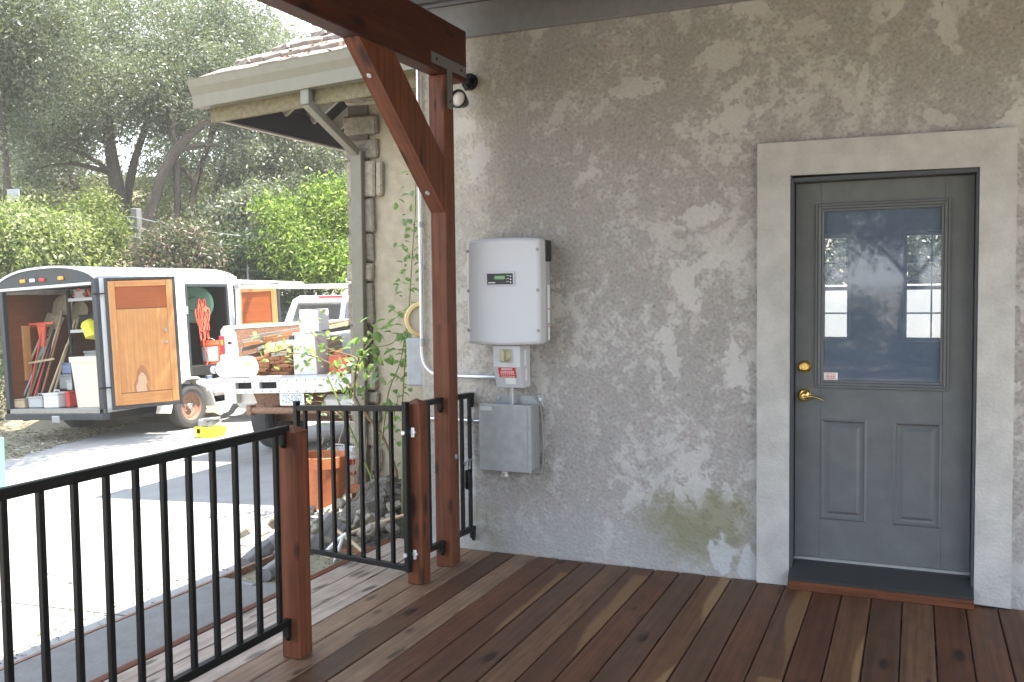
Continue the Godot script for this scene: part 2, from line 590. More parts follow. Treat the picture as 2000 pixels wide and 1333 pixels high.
	M.boxside = plain(0.25, 0.255, 0.255, 0.5)
	M.zinc = plain(0.62, 0.64, 0.66, 0.35, 0.75)
	M.galv = plain(0.38, 0.40, 0.42, 0.42, 0.6)
	M.strap = plain(0.16, 0.16, 0.17, 0.5, 0.35)
	M.brass = plain(0.80, 0.60, 0.25, 0.18, 1.0)
	M.knob = plain(0.40, 0.38, 0.26, 0.5)
	M.redlabel = plain(0.55, 0.03, 0.03, 0.5)
	M.paper = plain(0.75, 0.76, 0.77, 0.6)
	M.lcd = plain(0.16, 0.36, 0.13, 0.3)
	M.ink = plain(0.03, 0.03, 0.035, 0.6)
	M.orangelabel = plain(0.7, 0.25, 0.08, 0.6)
	M.pot = blotch(Color(0.40, 0.115, 0.04), Color(0.56, 0.18, 0.065), 3.0, 0.7, 0.1, 73, 256, 0.03, 0.2)
	M.orange = plain(0.80, 0.11, 0.035, 0.45)
	M.hosered = plain(0.72, 0.13, 0.07, 0.5)
	M.reelgreen = plain(0.13, 0.30, 0.19, 0.5)
	M.yellow = plain(0.80, 0.72, 0.04, 0.5)
	M.cream = plain(0.72, 0.66, 0.50, 0.5)
	M.crate = plain(0.42, 0.43, 0.42, 0.6)
	M.cratelight = plain(0.66, 0.64, 0.62, 0.6)
	M.steel = blotch(Color(0.20, 0.185, 0.155), Color(0.42, 0.39, 0.32), 3.0, 0.55, 0.1, 75, 256, 0.03, 0.3)
	M.blue = plain(0.17, 0.22, 0.36, 0.5)
	M.toolred = plain(0.55, 0.05, 0.04, 0.5)
	M.teal = plain(0.2, 0.45, 0.38, 0.5)
	M.taillight = plain(0.65, 0.02, 0.03, 0.2)
	M.amber = plain(0.85, 0.36, 0.03, 0.25)
	M.meterring = plain(0.60, 0.45, 0.20, 0.5)
	M.lampface = plain(0.50, 0.44, 0.37, 0.3)
	M.stem = plain(0.20, 0.13, 0.07, 0.8)
	M.stemgreen = plain(0.16, 0.20, 0.05, 0.7)
	M.fieldgrey = plain(0.33, 0.34, 0.33, 0.8)
	M.mortar = plain(0.10, 0.085, 0.065, 0.95)
	M.room = plain(0.25, 0.24, 0.23, 0.9)
	var g := StandardMaterial3D.new()
	g.transparency = BaseMaterial3D.TRANSPARENCY_ALPHA
	g.albedo_color = Color(0.55, 0.63, 0.76, 0.19)  # pane colour carries a bluish haze in place of reflected glare
	g.roughness = 0.03
	g.metallic_specular = 0.9
	M.glass = g
	var g2: StandardMaterial3D = g.duplicate()
	g2.albedo_color = Color(0.05, 0.06, 0.07, 0.5)
	M.tint = g2
	M.leaf = leaf_mat(0.7)
	M.leafbright = leaf_mat(0.95, 0.5)
	M.litter = leaf_mat(0.0, 0.8)


func ground_y(x: float, z: float) -> float:
	var y := -0.12 - 0.045 * clampf(-1.3 - x, 0.0, 7.7)
	var b := maxf(0.0, -0.68 * (x - 2.48) - 0.73 * (z - 5.08) - 16.3)
	y += 0.6 * minf(b, 5.0) + 0.25 * clampf(b - 5.0, 0.0, 24.0)
	return y


# a sheet draped over the ground between polylines of equal count
func sheet(a: Array, b: Array, lift: float, steps := 12, sub := 8) -> Mb:
	var mb := Mb.new()
	var rows := []
	for i in a.size() - 1:
		for s in sub + (1 if i == a.size() - 2 else 0):
			var f := s / float(sub)
			var p: Vector2 = a[i].lerp(a[i + 1], f)
			var q: Vector2 = b[i].lerp(b[i + 1], f)
			var row := []
			for k in steps + 1:
				var m := p.lerp(q, k / float(steps))
				row.append(Vector3(m.x, ground_y(m.x, m.y) + lift, m.y))
			rows.append(row)
	for i in rows.size() - 1:
		for k in steps:
			mb.quad(rows[i][k], rows[i][k + 1], rows[i + 1][k + 1], rows[i + 1][k], Vector3.UP)
	return mb


func _ready() -> void:
	rng.seed = 20240
	setting_light()
	materials()
	setting_ground()
	house()
	wing_roof()
	door()
	deck()
	porch_frame()
	railings()
	wall_fittings()
	trailer()
	trailer_load()
	truck()
	truck_load()
	yard_things()
	plants()
	trees()


func setting_light() -> void:
	var cam := Camera3D.new()
	cam.name = "camera"
	add_child(cam)
	cam.position = Vector3(2.4842, 1.5858, 5.0818)
	cam.rotation = Vector3(-0.0537, 0.4108, -0.0122)
	cam.fov = 40.37
	cam.near = 0.05
	cam.far = 800.0
	cam.current = true
	var env := Environment.new()
	env.background_mode = Environment.BG_SKY
	var sm := ProceduralSkyMaterial.new()
	sm.sky_top_color = Color(0.70, 0.76, 0.85)
	sm.sky_horizon_color = Color(0.90, 0.92, 0.94)
	sm.sky_curve = 0.2
	sm.ground_horizon_color = Color(0.6, 0.6, 0.58)
	sm.ground_bottom_color = Color(0.35, 0.33, 0.3)
	sm.sky_energy_multiplier = 1.1
	var sky := Sky.new()
	sky.sky_material = sm
	env.sky = sky
	env.tonemap_mode = Environment.TONE_MAPPER_LINEAR
	env.tonemap_exposure = 4.6
	env.sdfgi_enabled = true
	env.ssao_enabled = true
	env.ssil_enabled = true
	env.fog_enabled = true
	env.fog_density = 0.0025
	env.fog_light_color = Color(0.97, 0.96, 0.93)
	var we := WorldEnvironment.new()
	we.name = "daylight"
	we.environment = env
	add_child(we)
	var sun := DirectionalLight3D.new()
	sun.name = "sun"
	add_child(sun)
	sun.light_energy = 1.5
	sun.light_color = Color(1.0, 0.97, 0.92)
	sun.light_angular_distance = 0.5
	sun.shadow_enabled = true
	sun.look_at_from_position(SUN_TO * 50.0, Vector3.ZERO, Vector3(0, 0, -1))


func setting_ground() -> void:
	var mb := Mb.new()
	var xs := []
	var zs := []
	var x := -300.0
	while x < 300.0:
		xs.append(x)
		x += 0.6 if x > -24.0 and x < 8.0 else (4.0 if absf(x) < 60.0 else 40.0)
	var z := -300.0
	while z < 300.0:
		zs.append(z)
		z += 0.6 if z > -24.0 and z < 8.0 else (4.0 if absf(z) < 60.0 else 40.0)
	var fn := FastNoiseLite.new()
	fn.seed = 4; fn.frequency = 0.35
	var hg := func(px: float, pz: float) -> Vector3:
		var bump := 0.0
		if px < -9.5 or pz < -12.0: bump = fn.get_noise_2d(px, pz) * 0.12
		return Vector3(px, ground_y(px, pz) - 0.01 + bump, pz)
	for i in xs.size() - 1:
		for k in zs.size() - 1:
			mb.quad(hg.call(xs[i], zs[k]), hg.call(xs[i + 1], zs[k]), hg.call(xs[i + 1], zs[k + 1]), hg.call(xs[i], zs[k + 1]), Vector3.UP)
	tag(obj("ground", mb, M.soil), "", "", "", "structure")

	# driveway in poured bays with open joints between them
	var road := thing("driveway", "pale concrete driveway in poured bays sloping away from the house", "driveway", Vector3.ZERO, "", "structure")
	var east := func(zz: float) -> float: return -1.30 - 0.06 * (1.2 - zz) if zz > -2.2 else (-1.50 if zz > -2.6 else -2.3)
	var west := func(zz: float) -> float: return -7.75 - maxf(0.0, -2.9 - zz) * 0.42 if zz < -2.9 else -7.75 + maxf(0.0, zz + 1.5) * 0.1
	var cuts := [7.0, 4.2, 1.45, -0.75, -2.95, -5.3, -8.0, -11.5]
	for i in cuts.size() - 1:
		var z0: float = cuts[i] - 0.006
		var z1: float = cuts[i + 1] + 0.006
		var zm := (z0 + z1) * 0.5
		for side in 2:
			var e := []
			var w := []
			for q in [z0, zm, z1]:
				var mid: float = -4.35
				if side == 0:
					e.append(Vector2(maxf(east.call(q), mid + 0.5), q)); w.append(Vector2(mid + 0.005, q))
				else:
					e.append(Vector2(mid - 0.005, q)); w.append(Vector2(west.call(q), q))
			obj("concrete_bay", sheet(e, w, 0.004, 10, 4), M.concrete, road)
	# walk of concrete beside the deck, with its red form board
	var walk := thing("walkway", "narrow concrete walk along the edge of the deck", "walkway", Vector3.ZERO, "", "structure")
	var mw := Mb.new()
	mw.span(Vector3(-1.27, -0.40, 0.80), Vector3(-0.675, -0.085, 7.0), 0.012)
	obj("walk_slab", mw, M.walk, walk)
	var mk := Mb.new()
	mk.bar(Vector3(-1.285, -0.125, 7.0), Vector3(-1.295, -0.125, 0.3), 0.022, 0.07)
	obj("form_board", mk, M.rust, walk)


# ---------------------------------------------------------------- house
func house() -> void:
	var h := thing("stucco_house", "stucco house with grey door, stone corner and shake roof", "house", Vector3(0, -0.3, 0))
	# door opening x 1.875..2.762, y 0..2.165
	var w := Mb.new()
	w.flat_xy = true
	w.span(Vector3(-0.34, -0.35, -0.22), Vector3(1.875, 3.34, 0))
	w.span(Vector3(1.875, 2.17, -0.22), Vector3(2.762, 3.34, 0))
	w.span(Vector3(2.762, -0.35, -0.22), Vector3(4.0, 3.34, 0))
	w.span(Vector3(1.875, -0.35, -0.22), Vector3(2.762, 0.0, 0))
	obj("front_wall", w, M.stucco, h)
	var s := Mb.new()
	s.span(Vector3(-0.34, -0.4, -1.97), Vector3(-0.14, 3.34, -0.22))
	obj("side_wall", s, M.stucco2, h)
	s = Mb.new()
	s.span(Vector3(4.0, -0.4, -0.2), Vector3(7.5, 3.34, 0))
	obj("front_wall", s, M.stucco2, h)
	var g := Mb.new()
	g.span(Vector3(-2.09, -0.5, -2.17), Vector3(-0.14, 3.32, -1.97))
	g.span(Vector3(-2.09, -0.5, -7.5), Vector3(-1.89, 3.3, -2.17))
	obj("wing_wall", g, M.stucco2, h)
	# room behind the door
	var r := Mb.new()
	r.span(Vector3(0.6, -0.05, -5.2), Vector3(4.4, 0.0, -0.22))
	r.span(Vector3(0.6, 2.6, -5.2), Vector3(4.4, 2.66, -0.22))
	r.span(Vector3(0.5, -0.05, -5.2), Vector3(0.6, 2.66, -0.22))
	r.span(Vector3(4.4, -0.05, -5.2), Vector3(4.5, 2.66, -0.22))
	var win := [[1.32, 1.86], [2.36, 2.9]]
	r.span(Vector3(0.5, -0.05, -5.4), Vector3(win[0][0], 2.66, -5.2))
	r.span(Vector3(win[0][1], -0.05, -5.4), Vector3(win[1][0], 2.66, -5.2))
	r.span(Vector3(win[1][1], -0.05, -5.4), Vector3(4.5, 2.66, -5.2))
	for q in win:
		r.span(Vector3(q[0], -0.05, -5.4), Vector3(q[1], 1.02, -5.2))
		r.span(Vector3(q[0], 2.14, -5.4), Vector3(q[1], 2.66, -5.2))
	obj("room", r, M.room, h)
	for q in win:
		var f := Mb.new()
		for yy in [1.04, 1.57, 2.12]: f.span(Vector3(q[0], yy - 0.02, -5.34), Vector3(q[1], yy + 0.02, -5.28))
		for xx in [q[0] + 0.02, q[1] - 0.02]: f.span(Vector3(xx - 0.02, 1.06, -5.335), Vector3(xx + 0.02, 2.10, -5.285))
		var wf := obj("window", f, M.white, h)
		var mu := Mb.new()
		var xm: float = (q[0] + q[1]) * 0.5
		mu.span(Vector3(xm - 0.008, 1.06, -5.32), Vector3(xm + 0.008, 2.1, -5.305))
		for yy in [1.31, 1.84]: mu.span(Vector3(q[0] + 0.04, yy - 0.008, -5.318), Vector3(q[1] - 0.04, yy + 0.008, -5.307))
		obj("muntin", mu, M.white, wf)
	# stone corner of the wing
	var st := [[3.26, 0.07, 0.34], [3.05, 0.17, 0.345], [2.845, 0.18, 0.335], [2.585, 0.33, 0.29], [2.265, 0.295, 0.265], [1.985, 0.245, 0.255], [1.77, 0.165, 0.265], [1.49, 0.37, 0.265], [1.13, 0.325, 0.19], [0.84, 0.235, 0.26], [0.66, 0.105, 0.28], [0.515, 0.155, 0.3], [0.325, 0.2, 0.27], [0.10, 0.22, 0.3], [-0.15, 0.25, 0.27]]
	var k := 0
	for q in st:
		var hgt: float = q[1]
		var wd: float = q[2]
		var m := Mb.new()
		var dz := 0.05 + 0.012 * sin(k * 2.3)
		m.box(Vector3(-2.15 + wd * 0.5 + 0.012 * sin(k * 5.1), q[0], -1.97 + dz * 0.5 - 0.06), Vector3(wd - 0.004, hgt - 0.008, 0.14 + dz), Basis(Vector3(0, 0, 1), 0.012 * sin(k * 3.7)), 0.016)
		m.rough(0.02, 9.0, 100 + k)
		obj("stone", m, M.stone if k % 3 else M.stone2, h)
		k += 1
	var m2 := Mb.new()
	m2.box(Vector3(-1.815, 2.58, -1.955), Vector3(0.065, 0.30, 0.08), Basis.IDENTITY, 0.014)
	m2.rough(0.015, 9.0, 140)
	obj("stone", m2, M.stone2, h)
	var mo := Mb.new()
	mo.span(Vector3(-2.13, -0.3, -1.968), Vector3(-1.93, 3.28, -1.945))
	obj("mortar_joint", mo, M.mortar, h)
	# painted board where the porch roof meets the wall
	var lb := Mb.new()
	lb.span(Vector3(-0.33, 3.10, 0.002), Vector3(4.6, 3.295, 0.042), 0.003)
	obj("ledger_board", lb, M.ledger, h)
	# roof over the main part
	var rf := Mb.new()
	rf.prism(PackedVector2Array([Vector2(0.05, 3.36), Vector2(-3.6, 4.3), Vector2(-7.9, 3.3), Vector2(-7.9, 3.5), Vector2(-3.6, 4.5), Vector2(0.05, 3.56)]), 8.3, Transform3D(Basis(Vector3(0, 0, 1), Vector3(0, 1, 0), Vector3(-1, 0, 0)), Vector3(7.9, 0, 0)))
	obj("roof", rf, M.shake, h)
	# raised stucco band round the door
	var t := Mb.new()
	var p := PackedVector2Array([Vector2(1.71, -0.004), Vector2(1.71, 2.345), Vector2(2.92, 2.335), Vector2(2.925, 0.006), Vector2(2.762, 0.012), Vector2(2.762, 2.158), Vector2(1.878, 2.170), Vector2(1.878, 0.0)])
	t.prism(p, 0.045, Transform3D(Basis.IDENTITY, Vector3(0, 0, -0.01)))
	obj("door_surround", t, M.trim, h)
	var jb := Mb.new()
	jb.span(Vector3(1.8785, 0.06, -0.2), Vector3(1.893, 2.155, 0.028))
	jb.span(Vector3(2.749, 0.06, -0.2), Vector3(2.7615, 2.155, 0.028))
	jb.span(Vector3(1.893, 2.135, -0.2), Vector3(2.749, 2.1565, 0.026))
	obj("door_jamb", jb, M.jamb, h)
	var th := Mb.new()
	th.prism(PackedVector2Array([Vector2(0.09, 0.045), Vector2(0.09, 0.062), Vector2(-0.03, 0.125), Vector2(-0.2, 0.13), Vector2(-0.2, 0.045)]), 0.88, Transform3D(Basis(Vector3(0, 0, 1), Vector3(0, 1, 0), Vector3(-1, 0, 0)), Vector3(2.7605, 0, 0)))
	obj("threshold", th, M.black, h)
	var sl := Mb.new()
	sl.span(Vector3(1.8785, 0.0, 0.002), Vector3(2.7605, 0.044, 0.10), 0.004)
	sl.uvo = Vector2(0.1, 0.7)
	obj("sill_board", sl, M.red, h)


# the hipped roof end that shows left of the porch; its eave sags a little to the left
func wing_roof() -> void:
	var o := Vector3(-1.55, 3.28, -1.2)
	var b := Basis(Vector3(0, 0, 1), 0.05)
	var R := Transform3D(b, o)
	var h := thing("wing_roof", "shake roof with beige gutter and open rafters over stone corner", "roof", o)
	# gutter: K profile, open above
	var gx0 := -1.70
	var gx1 := 1.0
	var gp := PackedVector2Array([Vector2(0.0, 0.235), Vector2(-0.006, 0.225), Vector2(-0.018, 0.165), Vector2(-0.05, 0.10), Vector2(-0.06, 0.0), Vector2(-0.155, 0.0), Vector2(-0.155, 0.21), Vector2(-0.15, 0.21), Vector2(-0.15, 0.005), Vector2(-0.065, 0.005), Vector2(-0.055, 0.10), Vector2(-0.024, 0.165), Vector2(-0.02, 0.235)])
	var g := Mb.new()
	g.prism(gp, gx1 - gx0, R * Transform3D(Basis(Vector3(0, 0, 1), Vector3(0, 1, 0), Vector3(-1, 0, 0)), Vector3(gx1, 0, 0)))
	g.prism(PackedVector2Array([Vector2(-0.004, 0.23), Vector2(-0.02, 0.165), Vector2(-0.052, 0.10), Vector2(-0.062, 0.003), Vector2(-0.153, 0.003), Vector2(-0.153, 0.22)]), 0.004, R * Transform3D(Basis(Vector3(0, 0, 1), Vector3(0, 1, 0), Vector3(-1, 0, 0)), Vector3(gx0, 0, 0)))
	obj("gutter", g, M.gutter, h)
	var f := Mb.new()
	f.box(R * Vector3(-0.30, 0.02, -0.18), Vector3(2.62, 0.28, 0.04), b, 0.003)
	obj("fascia", f, M.fascia, h)
	var f2 := Mb.new()
	f2.box(R * Vector3(-1.59, 0.03, -2.2), Vector3(0.04, 0.26, 4.0), b, 0.003)
	obj("side_fascia", f2, M.rafter, h)
	var f3 := Mb.new()
	f3.box(R * Vector3(-1.561, 0.035, -2.2), Vector3(0.012, 0.24, 3.9), b, 0.0)
	obj("shade_board", f3, M.soffit, h)  # near-black board added inside the fascia to darken the eave
	# sheathing under the shakes: front and left slopes
	var k := 0.60
	var deckp := func(x: float, d: float) -> Vector3: return R * Vector3(x, 0.165 + k * d, -0.12 - d)
	var sh := Mb.new()
	for q in [[0.0, 0.0], [0.03, 0.03]]:
		sh.quad(deckp.call(-1.64, 0.0) + Vector3(0, q[0], 0), deckp.call(1.5, 0.0) + Vector3(0, q[0], 0), deckp.call(1.5, 2.6) + Vector3(0, q[0], 0), deckp.call(0.96, 2.6) + Vector3(0, q[0], 0), Vector3.UP if q[0] > 0 else Vector3.DOWN)
		var lp := func(d: float, zz: float) -> Vector3: return R * Vector3(-1.64 + d, 0.165 + k * d, -0.12 - zz) + Vector3(0, q[0], 0)
		sh.quad(lp.call(0.0, 0.0), lp.call(2.6, 2.6), lp.call(2.6, 4.2), lp.call(0.0, 4.2), Vector3.UP if q[0] > 0 else Vector3.DOWN)
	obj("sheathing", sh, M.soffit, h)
	# rafters under both slopes, and the hip
	for i in 7:
		var xx := -1.15 + i * 0.40
		var m := Mb.new()
		var dd := minf(xx + 1.64, 2.2)
		m.bar(deckp.call(xx, 0.09) - Vector3(0, 0.075, 0), deckp.call(xx, dd) - Vector3(0, 0.075, 0), 0.04, 0.13, Vector3.UP)
		obj("rafter", m, M.rafter, h)
	for i in 8:
		var zz := 0.55 + i * 0.45
		var m := Mb.new()
		var dd := minf(zz, 1.35)
		m.bar(R * Vector3(-1.56, 0.165 + k * 0.08 - 0.075, -0.12 - zz), R * Vector3(-1.64 + dd, 0.165 + k * dd - 0.075, -0.12 - zz), 0.04, 0.13, Vector3.UP)
		obj("rafter", m, M.rafter, h)
	# hand split shakes, each its own piece
	var rr := RandomNumberGenerator.new()
	rr.seed = 77
	var vars := []
	for v in 5:
		var m := Mb.new()
		m.box(Vector3(0, 0, 0), Vector3(0.14 + v * 0.018, 0.05, 0.36), Basis.IDENTITY, 0.005)
		m.rough(0.014, 8.0, v)
		var am := m.mesh(Vector3.ZERO)
		am.surface_set_material(0, M.shake)
		vars.append([am, 0.14 + v * 0.018])
	var slope := atan(k)
	for c in 6:
		var d := -0.05 + c * 0.24
		var x := -1.66 + maxf(d, 0.0)
		while x < 1.3:
			var q = vars[rr.randi() % 5]
			var pn := MeshInstance3D.new()
			pn.mesh = q[0]
			pn.name = "shake"
			var lb := Basis(Vector3(0, 1, 0), rr.randf_range(-0.03, 0.03)) * Basis(Vector3(1, 0, 0), slope - 0.13)
			var at: Vector3 = deckp.call(x + q[1] * 0.5, d + 0.2 + rr.randf_range(-0.02, 0.02)) + Vector3(0, 0.066 + rr.randf_range(-0.004, 0.006), 0)
			pn.transform = Transform3D(b * lb, at - o)
			h.add_child(pn, true)
			x += q[1] + 0.008
		if c > 0:
			var zz := maxf(d, 0.0)
			while zz < 3.6:
				var q = vars[rr.randi() % 5]
				var pn := MeshInstance3D.new()
				pn.mesh = q[0]
				pn.name = "shake"
				var lb := Basis(Vector3(0, 1, 0), PI * 0.5) * Basis(Vector3(1, 0, 0), -(slope - 0.13))
				var at := R * Vector3(-1.64 + d + 0.0, 0.165 + k * d + 0.06, -0.12 - zz - q[1] * 0.5)
				pn.transform = Transform3D(b * lb, at - o)
				h.add_child(pn, true)
				zz += q[1] + 0.008
	# leaf litter caught on the shakes
	var lm := leaf_clump(9, 0.10, 0.05, 0.028, 5)
	var mm := MultiMesh.new()
	mm.transform_format = MultiMesh.TRANSFORM_3D
	mm.use_colors = true
	mm.mesh = lm
	mm.instance_count = 70
	for i in 70:
		var dd := rr.randf_range(0.0, 1.0)
		var at: Vector3 = deckp.call(rr.randf_range(-1.1 + dd, 1.2), dd) + Vector3(0, 0.085, 0)
		mm.set_instance_transform(i, Transform3D(Basis(Vector3.UP, rr.randf() * TAU).scaled(Vector3(1, 0.3, 1)), at - o))
		mm.set_instance_color(i, Color(0.30, 0.13, 0.05) * rr.randf_range(0.6, 1.3))
	var li := MultiMeshInstance3D.new()
	li.multimesh = mm
	li.material_override = M.litter
	li.name = "leaf_litter"
	h.add_child(li)
	li.set_meta("kind", "stuff")
	# downspout: outlet, slanting run to the wall, drop
	var ds := Mb.new()
	var out := R * Vector3(-0.56, 0.0, -0.11)
	ds.bar(out + Vector3(0, 0.03, 0), Vector3(out.x, 3.13, out.z), 0.085, 0.065, Vector3(0, 0, 1), 0.006)
	ds.bar(Vector3(out.x, 3.145, out.z - 0.0), Vector3(-2.005, 2.80, -1.885), 0.083, 0.063, Vector3(0, 1, 0), 0.006)
	ds.bar(Vector3(-2.003, 2.82, -1.885), Vector3(-2.02, -0.24, -1.885), 0.115, 0.065, Vector3(0, 0, 1), 0.006)
	obj("downspout", ds, M.gutter, h)


func panel(x0: float, y0: float, x1: float, y1: float, z: float, into: Node) -> void:
	var m := Mb.new()
	var cx := (x0 + x1) * 0.5
	var cy := (y0 + y1) * 0.5
	var prof := [[0.0, 0.0], [0.010, 0.005], [0.020, -0.006], [0.034, -0.008], [0.046, -0.001], [0.05, 0.001]]
	var rings := []
	for q in prof:
		var ring := []
		for s in [[x0 + q[0], y0 + q[0]], [x1 - q[0], y0 + q[0]], [x1 - q[0], y1 - q[0]], [x0 + q[0], y1 - q[0]]]:
			ring.append(Vector3(s[0], s[1], z + q[1]))
		rings.append(ring)
	for i in rings.size() - 1:
		for k in 4:
			m.quad(rings[i][k], rings[i][(k + 1) % 4], rings[i + 1][(k + 1) % 4], rings[i + 1][k], Vector3(0, 0, 1))
	var e = rings[-1]
	m.quad(e[0], e[1], e[2], e[3], Vector3(0, 0, 1))
	obj("panel", m, M.greypaint, into)


func door() -> void:
	var h := get_node("stucco_house")
	var zf := -0.05
	var d := Mb.new()
	var X := [1.897, 2.034, 2.605, 2.746]
	d.span(Vector3(X[0], 0.145, zf - 0.045), Vector3(X[1] - 0.007, 2.132, zf), 0.002)
	d.span(Vector3(X[2] + 0.007, 0.145, zf - 0.045), Vector3(X[3], 2.132, zf), 0.002)
	d.span(Vector3(X[1] - 0.007, 2.0, zf - 0.045), Vector3(X[2] + 0.007, 2.132, zf))
	d.span(Vector3(X[1] - 0.007, 0.893, zf - 0.045), Vector3(X[2] + 0.007, 1.085, zf))
	d.span(Vector3(X[1] - 0.007, 0.145, zf - 0.045), Vector3(X[2] + 0.007, 0.352, zf))
	d.span(Vector3(2.258, 0.352, zf - 0.045), Vector3(2.386, 0.893, zf))
	d.span(Vector3(X[1] - 0.007, 0.352, zf - 0.045), Vector3(X[2] + 0.007, 0.893, zf - 0.03))
	var dn := obj("door", d, M.greypaint, h)
	panel(2.027, 0.352, 2.258, 0.893, zf, dn)
	panel(2.386, 0.352, 2.612, 0.893, zf, dn)
	# glazing bead
	var gb := Mb.new()
	for q in [[0.0, 0.014, 0.036], [0.014, 0.02, 0.022], [0.028, 0.012, 0.012]]:
		var i: float = q[0]
		var a := Vector3(1.998 + i, 1.057 + i, zf)
		var c := Vector3(2.641 - i, 2.022 - i, zf)
		var wdt := 0.014
		gb.span(Vector3(a.x, a.y, zf), Vector3(a.x + wdt, c.y, zf + q[1]), 0.003)
		gb.span(Vector3(c.x - wdt, a.y, zf), Vector3(c.x, c.y, zf + q[1]), 0.003)
		gb.span(Vector3(a.x + wdt, a.y, zf), Vector3(c.x - wdt, a.y + wdt, zf + q[1]), 0.003)
		gb.span(Vector3(a.x + wdt, c.y - wdt, zf), Vector3(c.x - wdt, c.y, zf + q[1]), 0.003)
	obj("glazing_bead", gb, M.greypaint, dn)
	var gl := Mb.new()
	gl.span(Vector3(2.036, 1.092, zf - 0.008), Vector3(2.603, 1.99, zf - 0.004))
	obj("glass_pane", gl, M.glass, dn)
	var sw := Mb.new()
	sw.span(Vector3(1.897, 0.128, zf - 0.04), Vector3(2.746, 0.143, zf + 0.004))
	obj("door_sweep", sw, M.galv, dn)
	# deadbolt and lever
	var ax := Basis(Vector3(1, 0, 0), PI * 0.5)
	var db := Mb.new()
	db.lathe([[0.0, 0.012], [0.017, 0.012], [0.019, 0.009], [0.026, 0.02], [0.031, 0.014], [0.034, 0.0]], Transform3D(ax, Vector3(1.947, 1.167, zf)), 24)
	db.span(Vector3(1.9455, 1.160, zf + 0.012), Vector3(1.9485, 1.174, zf + 0.0135))
	obj("deadbolt", db, M.brass, dn)
	var lv := Mb.new()
	lv.lathe([[0.0, 0.05], [0.012, 0.05], [0.014, 0.02], [0.02, 0.016], [0.026, 0.018], [0.034, 0.008], [0.036, 0.0]], Transform3D(ax, Vector3(1.947, 1.014, zf)), 24)
	var lp := []
	for i in 9:
		var f := i / 8.0
		lp.append(Vector3(1.947 + 0.10 * f, 1.006 + 0.012 * sin(f * PI) - 0.012 * f, zf + 0.055))
	lv.tube(lp, [0.009, 0.009, 0.008, 0.0075, 0.007, 0.0065, 0.006, 0.006, 0.005], 8)
	obj("lever_handle", lv, M.brass, dn)
	var stk := Mb.new()
	stk.span(Vector3(2.042, 1.091, zf - 0.003), Vector3(2.112, 1.137, zf - 0.0025))
	var so := obj("sticker", stk, M.paper, dn)
	letters("sticker_print", "BEAM", 0.012, M.redlabel, Transform3D(Basis.IDENTITY, Vector3(2.077, 1.117, zf - 0.0025)), dn, true, 0.043)
	var ln := Mb.new()
	for q in [[1.130, 0.05], [1.106, 0.052], [1.098, 0.03]]: ln.span(Vector3(2.077 - q[1] * 0.5, q[0] - 0.0015, zf - 0.0024), Vector3(2.077 + q[1] * 0.5, q[0] + 0.0015, zf - 0.002))
	obj("fine_print", ln, M.redlabel, dn)


# ---------------------------------------------------------------- deck and porch
func deck() -> void:
	var d := thing("deck", "redwood deck of boards running to the stucco wall", "deck", Vector3.ZERO, "", "structure")
	var rr := RandomNumberGenerator.new()
	rr.seed = 8
	var order := [0, 2, 1, 5, 6, 1, 0, 3, 6, 1, 0, 6, 3, 1, 2, 1, 3, 6, 5, 2, 1, 0, 5, 3, 6, 1, 0, 3, 1, 2, 0]
	var bw := 0.1435
	for n in range(-4, 27):
		var m := Mb.new()
		m.uvo = Vector2(0.15 + rr.randf_range(-0.03, 0.03), rr.randf() * 3.0)
		var x0 := n * bw
		var zb := 0.012 if n >= 0 else (0.004 if n > -4 else 0.0)
		if n < -2: zb = -0.05
		var x1 := x0 + bw - 0.006
		m.box(Vector3((x0 + x1) * 0.5, -0.019 + rr.randf_range(-0.0006, 0.0006), (zb + 6.4) * 0.5), Vector3(x1 - x0, 0.038, 6.4 - zb), Basis.IDENTITY, 0.004)
		var o := obj("deck_board", m, (M.deck_skylit if n < -1 else (M.deck[4] if n in [-1, 0, 2] else M.deck[order[n + 4] % 7])), d)  # boards toward the open side carry the skylight in their colour
	var e := Mb.new()
	e.span(Vector3(-0.63, -0.038, -0.05), Vector3(-0.58, 0.0, 6.4), 0.004)
	obj("edge_board", e, M.deckend, d)
	var s := Mb.new()
	s.span(Vector3(-0.625, -0.3, 0.0), Vector3(-0.585, -0.04, 6.38))
	obj("rim_joist", s, M.deck[1], d)
	for i in 6:
		s = Mb.new()
		s.span(Vector3(-0.58, -0.2, 0.2 + i * 1.2), Vector3(3.8, -0.042, 0.24 + i * 1.2))
		obj("joist", s, M.deck[1], d)


